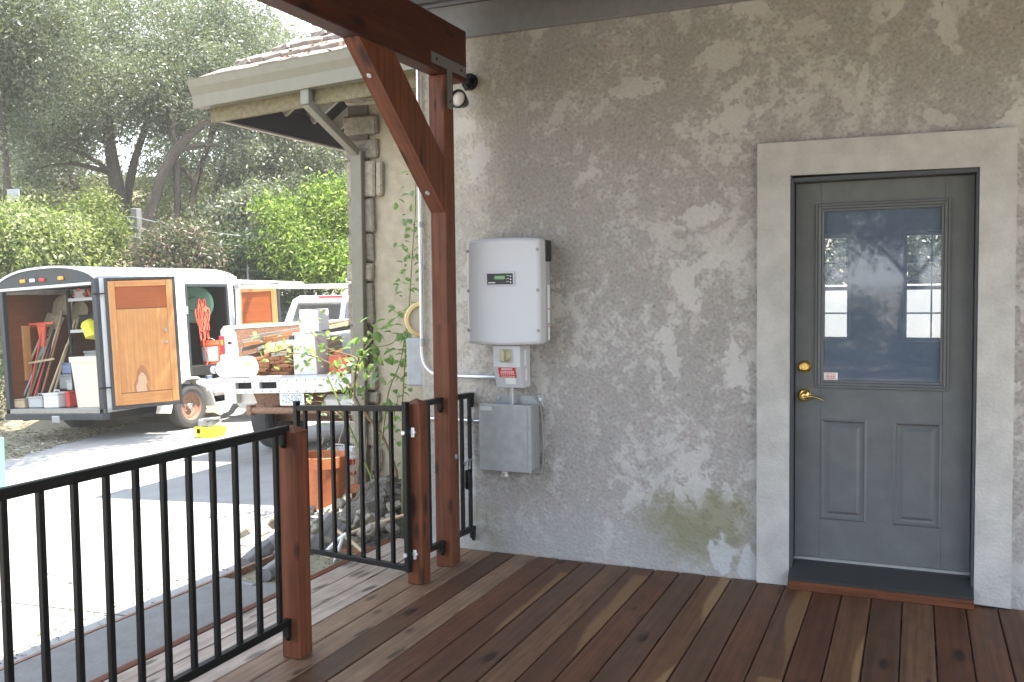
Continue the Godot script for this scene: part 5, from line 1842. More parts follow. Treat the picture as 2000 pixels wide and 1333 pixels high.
	m.span(Vector3(-0.03, 0.52, -0.95), Vector3(0.50, 0.80, -0.60), 0.07)
	obj("quarter_panel", m, M.truckwhite, t)
	for q in [[0.30, -1.04], [1.78, -1.04], [0.30, -5.44], [1.78, -5.44]]: wheel(t, Vector3(q[0], 0.40, q[1]), 0.40, 0.27, M.rust)
	# plate
	m = Mb.new()
	m.span(Vector3(1.10, 0.625, -0.045), Vector3(1.42, 0.775, -0.037), 0.003)
	var lp := obj("licence_plate", m, M.paper, t)
	letters("plate_number", "4354362", 0.085, M.blue, Transform3D(Basis.IDENTITY, Vector3(1.26, 0.695, -0.0365)), t, false, 0.26)
	t.transform = TT

	# second vehicle beyond the bed
	var v := thing("pickup", "white pickup with dark rear window and ladder rack parked beyond the truck", "pickup")
	m = Mb.new()
	rings = []
	for q in [[0.5, 0.0, 0.0, -1.7], [1.34, -0.02, 0.0, -1.75], [1.42, 0.02, -0.03, -1.7], [1.86, 0.16, -0.16, -1.15], [1.93, 0.26, -0.26, -1.0]]:
		rings.append([Vector3(q[1], q[0], q[3]), Vector3(1.75 - q[1], q[0], q[3]), Vector3(1.75 - q[1], q[0], q[2]), Vector3(q[1], q[0], q[2])])
	m.loft(rings)
	cb = obj("cab", m, M.white, v)
	m = Mb.new()
	m.prism(PackedVector2Array([Vector2(0.17, 1.43), Vector2(1.58, 1.43), Vector2(1.50, 1.83), Vector2(0.26, 1.83)]), 0.012, Transform3D(Basis(Vector3(1, 0, 0), -0.29), Vector3(0, 0.06, 0.39)))
	obj("rear_window", m, M.tint, cb)
	m = Mb.new()
	m.span(Vector3(0.62, 1.885, -0.19), Vector3(1.13, 1.925, -0.15), 0.008)
	obj("brake_light", m, M.taillight, cb)
	m = Mb.new()
	m.span(Vector3(-0.05, 0.5, 0.03), Vector3(0.0, 1.28, 2.0), 0.01)
	m.span(Vector3(1.75, 0.5, 0.03), Vector3(1.80, 1.28, 2.0), 0.01)
	m.span(Vector3(-0.05, 0.6, 2.0), Vector3(1.80, 1.26, 2.05), 0.01)
	m.span(Vector3(0, 0.6, 0.05), Vector3(1.75, 0.65, 2.0))
	obj("bed", m, M.white, v)
	m = Mb.new()
	m.span(Vector3(-0.02, 0.5, -2.95), Vector3(1.77, 1.25, -1.72), 0.08)
	obj("bonnet", m, M.white, v)
	m = Mb.new()
	for z in [0.15, 1.9]:
		for x in [-0.02, 1.77]: m.span(Vector3(x - 0.03, 1.28, z - 0.03), Vector3(x + 0.03, 2.13, z + 0.03), 0.005)
		m.span(Vector3(-0.06, 2.05, z - 0.03), Vector3(1.82, 2.11, z + 0.03), 0.005)
	for x in [-0.02, 1.77]: m.span(Vector3(x - 0.035, 2.13, -1.3), Vector3(x + 0.035, 2.19, 2.1), 0.008)
	obj("ladder_rack", m, M.truckwhite, v)
	for q in [[0.1, 1.2], [1.65, 1.2], [0.1, -2.2], [1.65, -2.2]]: wheel(v, Vector3(q[0], 0.36, q[1]), 0.36, 0.24, M.galv)
	v.transform = Transform3D(Basis(Vector3(0, 1, 0), 0.32), Vector3(-7.66, -0.38, -8.15))


func truck_load() -> void:
	var rr := RandomNumberGenerator.new()
	rr.seed = 12
	# neat brown boards under a loose heap of laths
	for r in 5:
		for k in 4:
			var m := Mb.new()
			m.uvo = Vector2(0.12, rr.randf() * 3)
			var x := 0.22 + k * 0.152 + rr.randf_range(-0.008, 0.008)
			var y := 0.915 + r * 0.043
			m.span(Vector3(x, y, -2.9 + rr.randf_range(-0.2, 0.1)), Vector3(x + 0.142, y + 0.038, -0.62 + rr.randf_range(-0.06, 0.05)), 0.003)
			var lab: String = "brown board in the %s layer of the stack in the truck bed" % ["bottom", "second", "middle", "fourth", "top"][r]
			var o := obj("lumber_board", m, M.lumber, null)
			tag(o, lab, "board", "brown boards stacked in the truck bed")
			o.transform = TT * Transform3D(Basis.IDENTITY, org[o])
	var tint := [M.handle, M.driftwood, M.lumber, M.crate]
	for i in 38:
		var m := Mb.new()
		m.uvo = Vector2(0.1, rr.randf() * 3)
		var x := rr.randf_range(0.2, 1.0)
		var y := 1.13 + i * 0.006 + rr.randf_range(0, 0.03)
		var a := Vector3(x, y - 0.01, -0.50 + rr.randf_range(-0.25, 0.12))
		var b := Vector3(x + rr.randf_range(-0.25, 0.4), y + 0.16 + rr.randf_range(-0.05, 0.06), -3.0 + rr.randf_range(-0.2, 0.5))
		m.bar(a, b, 0.045, 0.014, Vector3.UP.cross(b - a), 0.002)
		var o := obj("lath", m, tint[rr.randi() % 4], null)
		tag(o, "%s lath lying loose on top of the truck's lumber" % ["tan", "weathered grey", "brown", "pale green grey"][tint.find(o.mesh.surface_get_material(0))], "lath", "loose laths heaped in the truck bed")
		o.transform = TT * Transform3D(Basis.IDENTITY, org[o])
	var st := Mb.new()
	st.bar(Vector3(0.20, 1.10, -1.5), Vector3(0.14, 1.52, -1.85), 0.05, 0.03, Vector3(1, 0, 0), 0.003)
	tag(obj("wooden_stick", st, M.handle), "short stick propped against the inside of the truck bed", "stick")
	place(get_node("wooden_stick_001"), TT)
	for q in [["cardboard_box", "tall pale grey carton standing in the truck bed", "box", Vector3(1.12, 0.92, -0.62), Vector3(0.29, 0.46, 0.28), M.cratelight], ["cardboard_box", "white carton on top of the loose laths in the truck bed", "box", Vector3(0.96, 1.37, -0.95), Vector3(0.25, 0.27, 0.25), M.white], ["carton", "small red and white carton at the right of the truck bed", "box", Vector3(1.46, 0.92, -0.75), Vector3(0.24, 0.18, 0.24), M.hosered], ["carton", "grey carton behind the red one at the right of the truck bed", "box", Vector3(1.45, 0.92, -1.15), Vector3(0.34, 0.42, 0.3), M.crate]]:
		var o := thing(q[0], q[1], q[2], q[3])
		var s: Vector3 = q[4]
		var m := Mb.new()
		m.box(q[3] + Vector3(0, s.y * 0.5, 0), s, Basis(Vector3.UP, 0.1), 0.006)
		obj("body", m, q[5], o)
		m = Mb.new()
		for e in [-1, 1]: m.box(q[3] + Vector3(e * s.x * 0.25, s.y + 0.006, 0), Vector3(s.x * 0.49, 0.006, s.z * 0.99), Basis(Vector3.UP, 0.1) * Basis(Vector3(0, 0, 1), e * 0.06))
		obj("flap", m, q[5], o)
		place(o, TT)
	var k := thing("water_jug", "white plastic tank lying on the lowered tailgate at its left end", "tank", Vector3(0.45, 0.917, -0.28))
	var m := Mb.new()
	m.lathe([[0.0, 0.0], [0.08, 0.0], [0.115, 0.03], [0.122, 0.10], [0.118, 0.2], [0.122, 0.32], [0.118, 0.40], [0.09, 0.46], [0.045, 0.48], [0.032, 0.49], [0.032, 0.525], [0.0, 0.53]], Transform3D(Basis(Vector3(0, 0, 1), PI * 0.5 + 0.04), Vector3(0.60, 1.040, -0.26)), 24)
	obj("body", m, M.white, k)
	m = Mb.new()
	m.lathe([[0.0, 0.06], [0.045, 0.06], [0.045, 0.0]], Transform3D(Basis(Vector3(0, 0, 1), PI * 0.5 + 0.04), Vector3(0.075, 1.02, -0.26)), 14)
	m.tube([Vector3(0.2, 1.05, -0.14), Vector3(0.45, 1.10, -0.10), Vector3(0.62, 0.98, -0.08), Vector3(0.74, 0.925, -0.05)], 0.006, 6)
	obj("valve", m, M.galv, k)
	place(k, TT)


# ---------------------------------------------------------------- yard
func on_ground(x: float, z: float, lift := 0.0) -> Vector3:
	return Vector3(x, ground_y(x, z) + lift, z)


func yard_things() -> void:
	var at := on_ground(-6.28, -4.75, 0.004)
	var b := thing("toolbox", "yellow tool tray with grey tools standing on the driveway by the trailer wheel", "tool box", at)
	var m := Mb.new()
	m.loft([[at + Vector3(-0.15, 0, -0.1), at + Vector3(0.15, 0, -0.1), at + Vector3(0.15, 0, 0.1), at + Vector3(-0.15, 0, 0.1)], [at + Vector3(-0.18, 0.14, -0.12), at + Vector3(0.18, 0.14, -0.12), at + Vector3(0.18, 0.14, 0.12), at + Vector3(-0.18, 0.14, 0.12)]])
	obj("tray", m, M.yellow, b)
	m = Mb.new()
	m.box(at + Vector3(-0.08, 0.19, 0), Vector3(0.15, 0.11, 0.18), Basis(Vector3.UP, 0.3), 0.02)
	m.box(at + Vector3(0.07, 0.18, 0.0), Vector3(0.13, 0.10, 0.16), Basis(Vector3.UP, -0.2) * Basis(Vector3(0, 0, 1), 0.3), 0.02)
	m.box(at + Vector3(0.05, 0.25, 0.02), Vector3(0.2, 0.035, 0.13), Basis(Vector3(0, 0, 1), 0.12), 0.01)
	obj("tools", m, M.boxside, b)
	m = Mb.new()
	m.box(at + Vector3(-0.10, 0.09, 0.121), Vector3(0.05, 0.06, 0.006), Basis.IDENTITY, 0.002)
	obj("latch", m, M.iron, b)
	# planter and what stands about it
	at = on_ground(-1.93, -1.16, -0.02)
	var p := thing("flower_pot", "large orange terracotta pot with dry soil beside the gate", "pot", at)
	m = Mb.new()
	m.lathe([[0.0, 0.0], [0.165, 0.0], [0.172, 0.03], [0.162, 0.035], [0.205, 0.36], [0.214, 0.36], [0.216, 0.445], [0.205, 0.45], [0.196, 0.445], [0.19, 0.37]], Transform3D(Basis.IDENTITY, at), 40)
	obj("body", m, M.pot, p)
	m = Mb.new()
	m.lathe([[0.0, 0.39], [0.1, 0.385], [0.192, 0.37]], Transform3D(Basis.IDENTITY, at), 20)
	m.rough(0.02, 14.0, 4)
	obj("soil", m, M.soil, p)
	m = Mb.new()
	m.tube([at + Vector3(-0.12, 0.38, 0.1), at + Vector3(-0.13, 0.5, 0.1), at + Vector3(-0.10, 0.56, 0.1), at + Vector3(-0.075, 0.5, 0.1)], 0.005, 5)
	m.tube([at + Vector3(0.02, 0.38, 0.0), at + Vector3(0.0, 0.5, 0.02), at + Vector3(0.015, 0.58, 0.0)], 0.004, 5)
	m.tube([at + Vector3(0.1, 0.38, -0.05), at + Vector3(0.13, 0.55, -0.05), at + Vector3(0.17, 0.7, -0.08)], 0.003, 5)
	obj("dry_stem", m, M.handle, p)
	var o := leafy(p, [at + Vector3(0.0, 0.5, 0.02), at + Vector3(0.015, 0.58, 0.0)], 9, 0.03, 4)
	bucket("bucket", "white bucket with red print standing behind the orange pot", on_ground(-2.18, -1.85, 0.0), 0.15, 0.36, M.white, Transform3D.IDENTITY)
	var rd := get_node("bucket_001")
	m = Mb.new()
	for q in [[0.26, 0.05], [0.16, 0.03]]:
		for k in 5:
			var an: float = 0.35 + k * 0.26
			m.box(org[rd] + Vector3(cos(an), 0, sin(an)) * 0.149 + Vector3(0, q[0], 0), Vector3(0.03, q[1], 0.004), Basis(Vector3.UP, PI * 0.5 - an))
	obj("red_print", m, M.toolred, rd)
	at = on_ground(-1.98, -1.62, 0.0)
	m = Mb.new()
	m.lathe([[0.0, 0.0], [0.17, 0.0], [0.19, 0.05], [0.18, 0.055], [0.16, 0.02], [0.0, 0.02]], Transform3D(Basis.IDENTITY, at), 28)
	tag(obj("pot_saucer", m, M.pot), "empty orange saucer on the ground at the foot of the downspout", "saucer")
	# rocks against the wing
	var rk := [[Vector3(-1.02, -0.10, -0.62), Vector3(0.34, 0.34, 0.26), "largest dark boulder behind the gate bars"], [Vector3(-0.72, -0.16, -0.66), Vector3(0.26, 0.28, 0.22), "dark boulder against the house right of the largest boulder"], [Vector3(-1.34, -0.2, -0.72), Vector3(0.24, 0.18, 0.2), "flat grey boulder at the left end of the boulders"], [Vector3(-0.62, 0.0, -1.2), Vector3(0.3, 0.3, 0.25), "grey boulder at the back by the tan wall"], [Vector3(-0.85, -0.2, -0.32), Vector3(0.2, 0.15, 0.18), "low boulder in front of the largest boulder"], [Vector3(-1.3, -0.1, -1.35), Vector3(0.28, 0.2, 0.24), "brown boulder below the stone corner of the house"]]
	var i := 0
	for q in rk:
		m = Mb.new()
		var prof := []
		for k in 23: prof.append([sin(PI * k / 22.0), -cos(PI * k / 22.0)])
		m.lathe(prof, Transform3D(Basis(Vector3.UP, i * 1.3).scaled(q[1]), q[0]), 40)
		m.rough(0.11, 2.2, 60 + i)
		m.rough(0.05, 6.0, 70 + i)
		m.rough(0.03, 15.0, 75 + i)
		var rn := Mb.new()
		for k in range(0, m.v.size(), 3):
			var g := (m.v[k + 2] - m.v[k]).cross(m.v[k + 1] - m.v[k])
			if g.length() > 1e-9: rn.tri(m.v[k], m.v[k + 2], m.v[k + 1], g, g, g)
		for k in rn.n.size(): rn.n[k] = rn.n[k].normalized()
		tag(obj("boulder", rn, M.rock), q[2], "boulder", "dark boulders heaped behind the gate")
		i += 1
	# lumber ends and sticks on the ground by the gate
	m = Mb.new()
	m.bar(Vector3(-1.20, -0.20, 0.10), Vector3(-1.07, 0.07, -0.10), 0.16, 0.10, Vector3(0.6, 0, 0.8), 0.006)
	tag(obj("timber_block", m, M.driftwood), "weathered grey timber block leaning just outside the gate", "timber")
	m = Mb.new()
	m.bar(Vector3(-1.62, -0.16, -0.05), Vector3(-0.7, -0.17, -0.12), 0.14, 0.10, Vector3.UP, 0.004)
	tag(obj("timber_beam", m, M.lumber), "brown timber lying along the end of the deck boards", "timber")
	var sticks := [[Vector3(-0.98, -0.02, 0.0), Vector3(-0.62, 0.10, -0.3), 0.013, M.handle, "thin tan stick lying across the boulders behind the gate"], [Vector3(-1.0, 0.03, 0.02), Vector3(-0.66, -0.1, 0.14), 0.012, M.handle, "tan stick slanting down toward the deck behind the gate"], [Vector3(-1.02, -0.1, 0.12), Vector3(-0.90, 0.02, 0.05), 0.016, M.cratelight, "short white stick end beside the timber block"], [Vector3(-0.92, -0.2, 0.2), Vector3(-0.90, 0.0, 0.1), 0.012, M.cratelight, "upright white pipe end beside the timber block"]]
	for q in sticks:
		m = Mb.new()
		m.tube([q[0], (q[0] + q[1]) * 0.5 + Vector3(0, 0.01, 0), q[1]], q[2], 7)
		tag(obj("stick", m, q[3]), q[4], "stick")
	var logs := [[Vector3(-1.36, -0.11, 0.50), Vector3(-1.42, -0.08, 0.20), 0.055, "nearest grey log edging at the end of the walk"], [Vector3(-1.06, -0.09, 0.68), Vector3(-1.10, -0.07, 0.36), 0.05, "grey log edging beside the deck edge"], [Vector3(-1.46, -0.09, 0.12), Vector3(-1.45, -0.06, -0.06), 0.05, "furthest grey log end by the driveway edge"]]
	for q in logs:
		m = Mb.new()
		m.tube([q[0], q[0].lerp(q[1], 0.3), q[0].lerp(q[1], 0.7), q[1]], [q[2] * 0.85, q[2], q[2], q[2] * 0.9], 12)
		m.rough(0.012, 10.0, 80)
		tag(obj("log", m, M.driftwood), q[3], "log", "grey log ends edging the walk")
	m = Mb.new()
	m.bar(Vector3(-1.22, -0.10, 0.82), Vector3(-0.98, -0.09, 0.86), 0.05, 0.03, Vector3.UP, 0.006)
	tag(obj("wood_scrap", m, M.driftwood), "small grey wood scrap on the walk in front of the logs", "wood")
	m = Mb.new()
	var rs := RandomNumberGenerator.new()
	rs.seed = 19
	for k in 90:
		var px := rs.randf_range(-1.75, -0.68)
		var pz := rs.randf_range(-1.3, 0.1)
		m.box(on_ground(px, pz, rs.randf_range(0.0, 0.12) + 0.1 * smoothstep(-1.5, -0.9, px)), Vector3(rs.randf_range(0.03, 0.12), rs.randf_range(0.02, 0.07), rs.randf_range(0.03, 0.1)), Basis.from_euler(Vector3(rs.randf(), rs.randf() * 3.0, rs.randf())), 0.008)
	m.rough(0.02, 12.0, 9)
	tag(obj("rubble", m, M.stone), "brown rubble and broken stone heaped around the boulders behind the gate", "rubble", "", "stuff")
	# wood chips and dry leaves, too many to count
	var rr := RandomNumberGenerator.new()
	rr.seed = 31
	scatter("leaf_litter", "dry leaves and bark chips along the walk and beside the boulders", "litter", 500, func() -> Vector3:
		var f := rr.randf()
		if f < 0.5: return on_ground(rr.randf_range(-1.7, -0.75), rr.randf_range(-1.3, 0.75), 0.015)
		if f < 0.75: return on_ground(-1.36 - rr.randf() * 0.25, rr.randf_range(0.7, 4.0), 0.012)
		return on_ground(rr.randf_range(-3.0, -1.5), rr.randf_range(0.5, 3.5), 0.01), [Color(0.20, 0.14, 0.08), Color(0.36, 0.30, 0.2), Color(0.10, 0.07, 0.05)], 0.025)
	scatter("gravel_litter", "dry leaf litter and gravel on the ground left of the driveway", "litter", 5200, func() -> Vector3:
		var z := rr.randf_range(-10.0, 0.5)
		return on_ground(-7.75 - maxf(0.0, -2.9 - z) * 0.42 - pow(rr.randf(), 1.5) * 4.0 + 0.1, z, 0.01), [Color(0.26, 0.22, 0.15), Color(0.45, 0.42, 0.36), Color(0.12, 0.09, 0.05), Color(0.20, 0.21, 0.09)], 0.05)
	m = Mb.new()
	m.tube([Vector3(-4.375, -0.3, -0.13), Vector3(-4.365, 0.44, -0.13)], 0.04, 14)
	tag(obj("pale_post", m, M.teal), "pale teal post at the left edge of the picture", "post")


func scatter(called: String, label: String, cat: String, n: int, where: Callable, cols: Array, size: float) -> void:
	var rr := RandomNumberGenerator.new()
	rr.seed = n
	var mm := MultiMesh.new()
	mm.transform_format = MultiMesh.TRANSFORM_3D
	mm.use_colors = true
	mm.mesh = leaf_clump(5, size * 1.2, size, size * 0.5, 3)
	mm.instance_count = n
	for i in n:
		mm.set_instance_transform(i, Transform3D(Basis(Vector3.UP, rr.randf() * TAU).scaled(Vector3(1, 0.35, 1) * rr.randf_range(0.7, 1.3)), where.call()))
		mm.set_instance_color(i, cols[rr.randi() % cols.size()] * rr.randf_range(0.7, 1.3))
	var o := MultiMeshInstance3D.new()
	o.multimesh = mm
	o.material_override = M.litter
	o.name = numbered(called)
	add_child(o)
	tag(o, label, cat, "", "stuff")


# ---------------------------------------------------------------- plants
# a clump of small folded leaves
func leaf_clump(n: int, radius: float, l: float, w: float, seed_: int) -> ArrayMesh:
	var rr := RandomNumberGenerator.new()
	rr.seed = seed_
	var v := PackedVector3Array()
	var no := PackedVector3Array()
	var c := PackedColorArray()
	for i in n:
		var p := Vector3(rr.randfn(), rr.randfn(), rr.randfn()) * radius * 0.5
		var d := Vector3(rr.randfn(), rr.randfn() - 0.2, rr.randfn()).normalized()
		var s := d.cross(Vector3(rr.randfn(), rr.randfn(), rr.randfn())).normalized()
		var up := s.cross(d).normalized()
		var k := rr.randf_range(0.75, 1.25)
		var a := p - d * l * 0.5 * k
		var b := p + d * l * 0.5 * k
		var e := p + s * w * 0.5 * k + up * w * 0.15 - d * l * 0.06
		var f := p - s * w * 0.5 * k + up * w * 0.15 - d * l * 0.06
		v.append_array([a, e, b, a, b, f])
		var n1 := (up - s * 0.3).normalized()
		var n2 := (up + s * 0.3).normalized()
		var g := (b - a).cross(e - a)
		if g.dot(n1) < 0: n1 = -n1
		if g.dot(n2) < 0: n2 = -n2
		no.append_array([n1, n1, n1, n2, n2, n2])
		var tone := rr.randf_range(0.8, 1.2)
		for q in 6: c.append(Color(tone, tone, tone))
	var ar := []
	ar.resize(Mesh.ARRAY_MAX)
	ar[Mesh.ARRAY_VERTEX] = v; ar[Mesh.ARRAY_NORMAL] = no; ar[Mesh.ARRAY_COLOR] = c
	var am := ArrayMesh.new()
	am.add_surface_from_arrays(Mesh.PRIMITIVE_TRIANGLES, ar)
	return am


# one broad leaf with a folded midrib, base at the origin and tip along +y
func broad_leaf(l: float, w: float, mat: Material) -> ArrayMesh:
	var m := Mb.new()
	var rows := []
	for i in 6:
		var f := i / 5.0
		var hw := w * 0.5 * pow(sin(PI * clampf(f * 0.92 + 0.06, 0, 1)), 0.75)
		var z := -l * 0.22 * f * f
		rows.append([Vector3(-hw, l * f, z + hw * 0.3), Vector3(0, l * f, z), Vector3(hw, l * f, z + hw * 0.3)])
	for i in 5:
		for k in 2: m.quad(rows[i][k], rows[i][k + 1], rows[i + 1][k + 1], rows[i + 1][k], Vector3(0, 0, 1))
	var am := m.mesh(Vector3.ZERO)
	am.surface_set_material(0, mat)
	return am


var leaf_kinds := {}
func leafy(parent: Node3D, pts: Array, n: int, size: float, seed_: int, bright := 0.0, spread := 0.06) -> int:
	if leaf_kinds.is_empty():
		for k in 3:
			var c = [Color(0.045, 0.085, 0.03), Color(0.075, 0.12, 0.04), Color(0.22, 0.27, 0.06)][k]  # third tone is for sunlit sprays, sunlight put into the leaf colour
			var m := StandardMaterial3D.new()
			m.albedo_color = c.linear_to_srgb()
			m.roughness = 0.45
			m.cull_mode = BaseMaterial3D.CULL_DISABLED
			m.backlight_enabled = true
			m.backlight = Color(0.25, 0.4, 0.1).linear_to_srgb()
			leaf_kinds[k] = [broad_leaf(1.0, 0.75, m), broad_leaf(1.0, 0.55, m)]
	var rr := RandomNumberGenerator.new()
	rr.seed = seed_
	for i in n:
		var f := rr.randf() * (pts.size() - 1)
		var s := mini(int(f), pts.size() - 2)
		var p: Vector3 = pts[s].lerp(pts[s + 1], f - s) + Vector3(rr.randfn(), rr.randfn(), rr.randfn()) * spread * 0.5
		var k := (2 if rr.randf() < bright else rr.randi() % 2)
		var o := MeshInstance3D.new()
		o.mesh = leaf_kinds[k][rr.randi() % 2]
		o.name = "leaf"
		var d := Vector3(rr.randfn(), rr.randfn() * 0.6 - 0.2, rr.randfn()).normalized()
		var x := d.cross(Vector3(rr.randfn() * 0.4, 1, rr.randfn() * 0.4)).normalized()
		var sc := size * rr.randf_range(0.7, 1.3)
		o.transform = Transform3D(Basis(x * sc, d * sc, x.cross(d) * sc), p - org[parent])
		parent.add_child(o, true)
	return n


func stem(into: Node3D, pts: Array, r0: float, r1: float, mat: Material) -> Array:
	var c := Curve3D.new()
	for i in pts.size():
		var tan: Vector3 = (pts[mini(i + 1, pts.size() - 1)] - pts[maxi(i - 1, 0)]) * 0.17
		c.add_point(pts[i], -tan, tan)
	var out := Array(c.tessellate(3, 6))
	var rad := []
	for i in out.size(): rad.append(lerpf(r0, r1, i / float(out.size() - 1)))
	var m := Mb.new()
	m.tube(out, rad, 7)
	obj("stem", m, mat, into)
	return pts


func plants() -> void:
	var g0 := Vector3(-1.05, -0.2, -0.8)
	var b := thing("rose_bush", "leafy climbing rose arching out from the house corner past the downspout", "rose bush", g0)
	var s1 := [Vector3(-1.04, -0.25, -0.80), Vector3(-1.12, -0.04, -0.79), Vector3(-1.22, 0.23, -0.76), Vector3(-1.38, 0.61, -0.72), Vector3(-1.52, 0.97, -0.67)]
	stem(b, s1, 0.010, 0.006, M.stemgreen)
	leafy(b, s1.slice(3), 7, 0.050, 1)
	var s2 := [Vector3(-1.0, -0.2, -0.83), Vector3(-1.02, -0.04, -0.83), Vector3(-1.05, 0.26, -0.84), Vector3(-1.15, 0.53, -0.81), Vector3(-1.31, 0.76, -0.75), Vector3(-1.34, 0.87, -0.75), Vector3(-1.31, 1.1, -0.77), Vector3(-1.18, 1.29, -0.84)]
	stem(b, s2, 0.014, 0.005, M.stem)
	leafy(b, s2.slice(4), 17, 0.070, 2, 0.0, 0.09)
	var s3 := [Vector3(-1.32, 0.78, -0.76), Vector3(-1.50, 0.88, -0.9), Vector3(-1.62, 1.0, -0.95), Vector3(-1.77, 1.09, -0.9), Vector3(-1.95, 1.13, -0.82), Vector3(-2.15, 1.14, -0.74)]
	stem(b, s3, 0.007, 0.003, M.stem)
	leafy(b, s3.slice(1), 42, 0.060, 3, 0.55, 0.12)
	var s4 := [Vector3(-1.33, 0.95, -0.76), Vector3(-1.48, 1.08, -1.0), Vector3(-1.7, 1.16, -0.94), Vector3(-1.84, 1.32, -0.88)]
	stem(b, s4, 0.006, 0.003, M.stem)
	leafy(b, s4, 42, 0.055, 4, 0.5, 0.22)
	var s5 := [Vector3(-1.14, 0.5, -0.80), Vector3(-1.05, 0.85, -0.75), Vector3(-0.95, 1.11, -0.78), Vector3(-0.92, 1.48, -0.86)]
	stem(b, s5, 0.006, 0.003, M.stemgreen)
	leafy(b, s5.slice(1), 27, 0.075, 5, 0.0, 0.2)
	var s6 := [Vector3(-1.30, 1.06, -0.76), Vector3(-1.14, 1.18, -0.66), Vector3(-0.98, 1.22, -0.70), Vector3(-0.84, 1.36, -0.75)]
	stem(b, s6, 0.006, 0.003, M.stemgreen)
	leafy(b, s6, 52, 0.085, 6, 0.03, 0.22)
	var s7 := [Vector3(-1.15, 0.53, -0.81), Vector3(-1.0, 0.7, -0.74), Vector3(-0.93, 0.86, -0.7)]
	stem(b, s7, 0.005, 0.003, M.stemgreen)
	leafy(b, s7, 22, 0.060, 7, 0.05, 0.16)
	var s8 := [Vector3(-1.38, 0.62, -0.72), Vector3(-1.62, 0.70, -0.86), Vector3(-1.82, 0.74, -0.95), Vector3(-2.02, 0.68, -0.88)]
	stem(b, s8, 0.004, 0.002, M.stem)
	leafy(b, s8, 27, 0.050, 8, 0.45, 0.16)
	var tips := [Vector3(-1.62, 0.95, -1.0), Vector3(-1.9, 1.22, -0.95), Vector3(-2.2, 1.12, -0.81)]
	leafy(b, tips, 40, 0.045, 9, 0.7, 0.25)
	var v := thing("ivy_vine", "thin ivy climbing the edge of the tan wall beside the conduit", "vine", Vector3(-0.73, -0.1, -0.42))
	var iv := [Vector3(-0.76, -0.1, -0.42), Vector3(-0.74, 0.43, -0.41), Vector3(-0.73, 0.79, -0.4), Vector3(-0.70, 1.14, -0.4), Vector3(-0.66, 1.49, -0.4), Vector3(-0.63, 1.83, -0.4), Vector3(-0.60, 2.11, -0.4), Vector3(-0.585, 2.5, -0.4)]
	stem(v, iv, 0.006, 0.003, M.stemgreen)
	leafy(v, iv.slice(1), 95, 0.05, 21, 0.0, 0.10)
	for q in [[1.9, -0.75], [1.7, -0.8], [1.5, -0.86], [2.1, -0.7]]:
		var side := [Vector3(-0.62, q[0] - 0.06, -0.4), Vector3(q[1] + 0.04, q[0] - 0.05, -0.5), Vector3(q[1] - 0.06, q[0], -0.58)]
		stem(v, side, 0.003, 0.002, M.stemgreen)
		leafy(v, side, 7, 0.05, int(q[0] * 100), 0.0, 0.05)
	var w := thing("dry_weed", "tangle of dry pale stalks beside the orange pot", "weed", Vector3(-2.0, -0.2, -1.7))
	var rr := RandomNumberGenerator.new()
	rr.seed = 6
	var m := Mb.new()
	for i in 22:
		var a := Vector3(-2.2 + rr.randf() * 0.5, -0.2, -1.75 + rr.randf() * 0.2)
		var t := a + Vector3(rr.randfn() * 0.14, rr.randf_range(0.3, 0.75), rr.randfn() * 0.1)
		m.tube([a, a.lerp(t, 0.6) + Vector3(rr.randfn() * 0.03, 0.03, 0), t], 0.0025, 4, false)
	obj("stalks", m, M.handle, w).set_meta("kind", "stuff")


# ---------------------------------------------------------------- trees
var clumps := {}
func foliage(into: Node3D, called: String, blobs: Array, n: int, size: float, cols: Array, mat: Material, seed_: int, shell := 0.55, loose := 1.0) -> void:
	if not clumps.has(size):
		clumps[size] = [leaf_clump(14, size * 3.2, size, size * 0.46, int(size * 1000)), leaf_clump(14, size * 3.2, size, size * 0.4, int(size * 1000) + 1)]
	var rr := RandomNumberGenerator.new()
	rr.seed = seed_
	var tot := 0.0
	for q in blobs: tot += q[1] * q[1]
	for half in 2:
		var T := []
		var C := []
		for q in blobs:
			var cnt := int(n * 0.5 * q[1] * q[1] / tot)
			var subs := []
			for s in 11:
				var e := Vector3(rr.randfn(), rr.randfn(), rr.randfn()).normalized() * pow(rr.randf(), 0.4)
				subs.append([q[0] + e * q[1] * Vector3(0.95, 0.8, 0.95) * loose, q[1] * rr.randf_range(0.22, 0.48) / loose])
			for i in cnt:
				var d := Vector3(rr.randfn(), rr.randfn(), rr.randfn()).normalized()
				var sb = subs[rr.randi() % 11]
				var rad: float = sb[1] * lerpf(pow(rr.randf(), 0.4), 1.0, shell * rr.randf()) * (rr.randf_range(0.85, 1.12) if rr.randf() < 0.85 else 1.5)
				var p: Vector3 = sb[0] + d * rad * Vector3(1, 0.75, 1)
				T.append(Transform3D(Basis.from_euler(Vector3(rr.randf(), rr.randf(), rr.randf()) * TAU).scaled(Vector3.ONE * rr.randf_range(0.75, 1.3)), p - org[into]))
				var k = cols[rr.randi() % cols.size()] * rr.randf_range(0.75, 1.25)
				C.append(k)
		var mm := MultiMesh.new()
		mm.transform_format = MultiMesh.TRANSFORM_3D
		mm.use_colors = true
		mm.mesh = clumps[size][half]
		mm.instance_count = T.size()
		for i in T.size():
			mm.set_instance_transform(i, T[i])
			mm.set_instance_color(i, C[i])
		var o := MultiMeshInstance3D.new()
		o.multimesh = mm
		o.material_override = mat
		o.name = called
		into.add_child(o, true)
		o.set_meta("kind", "stuff")


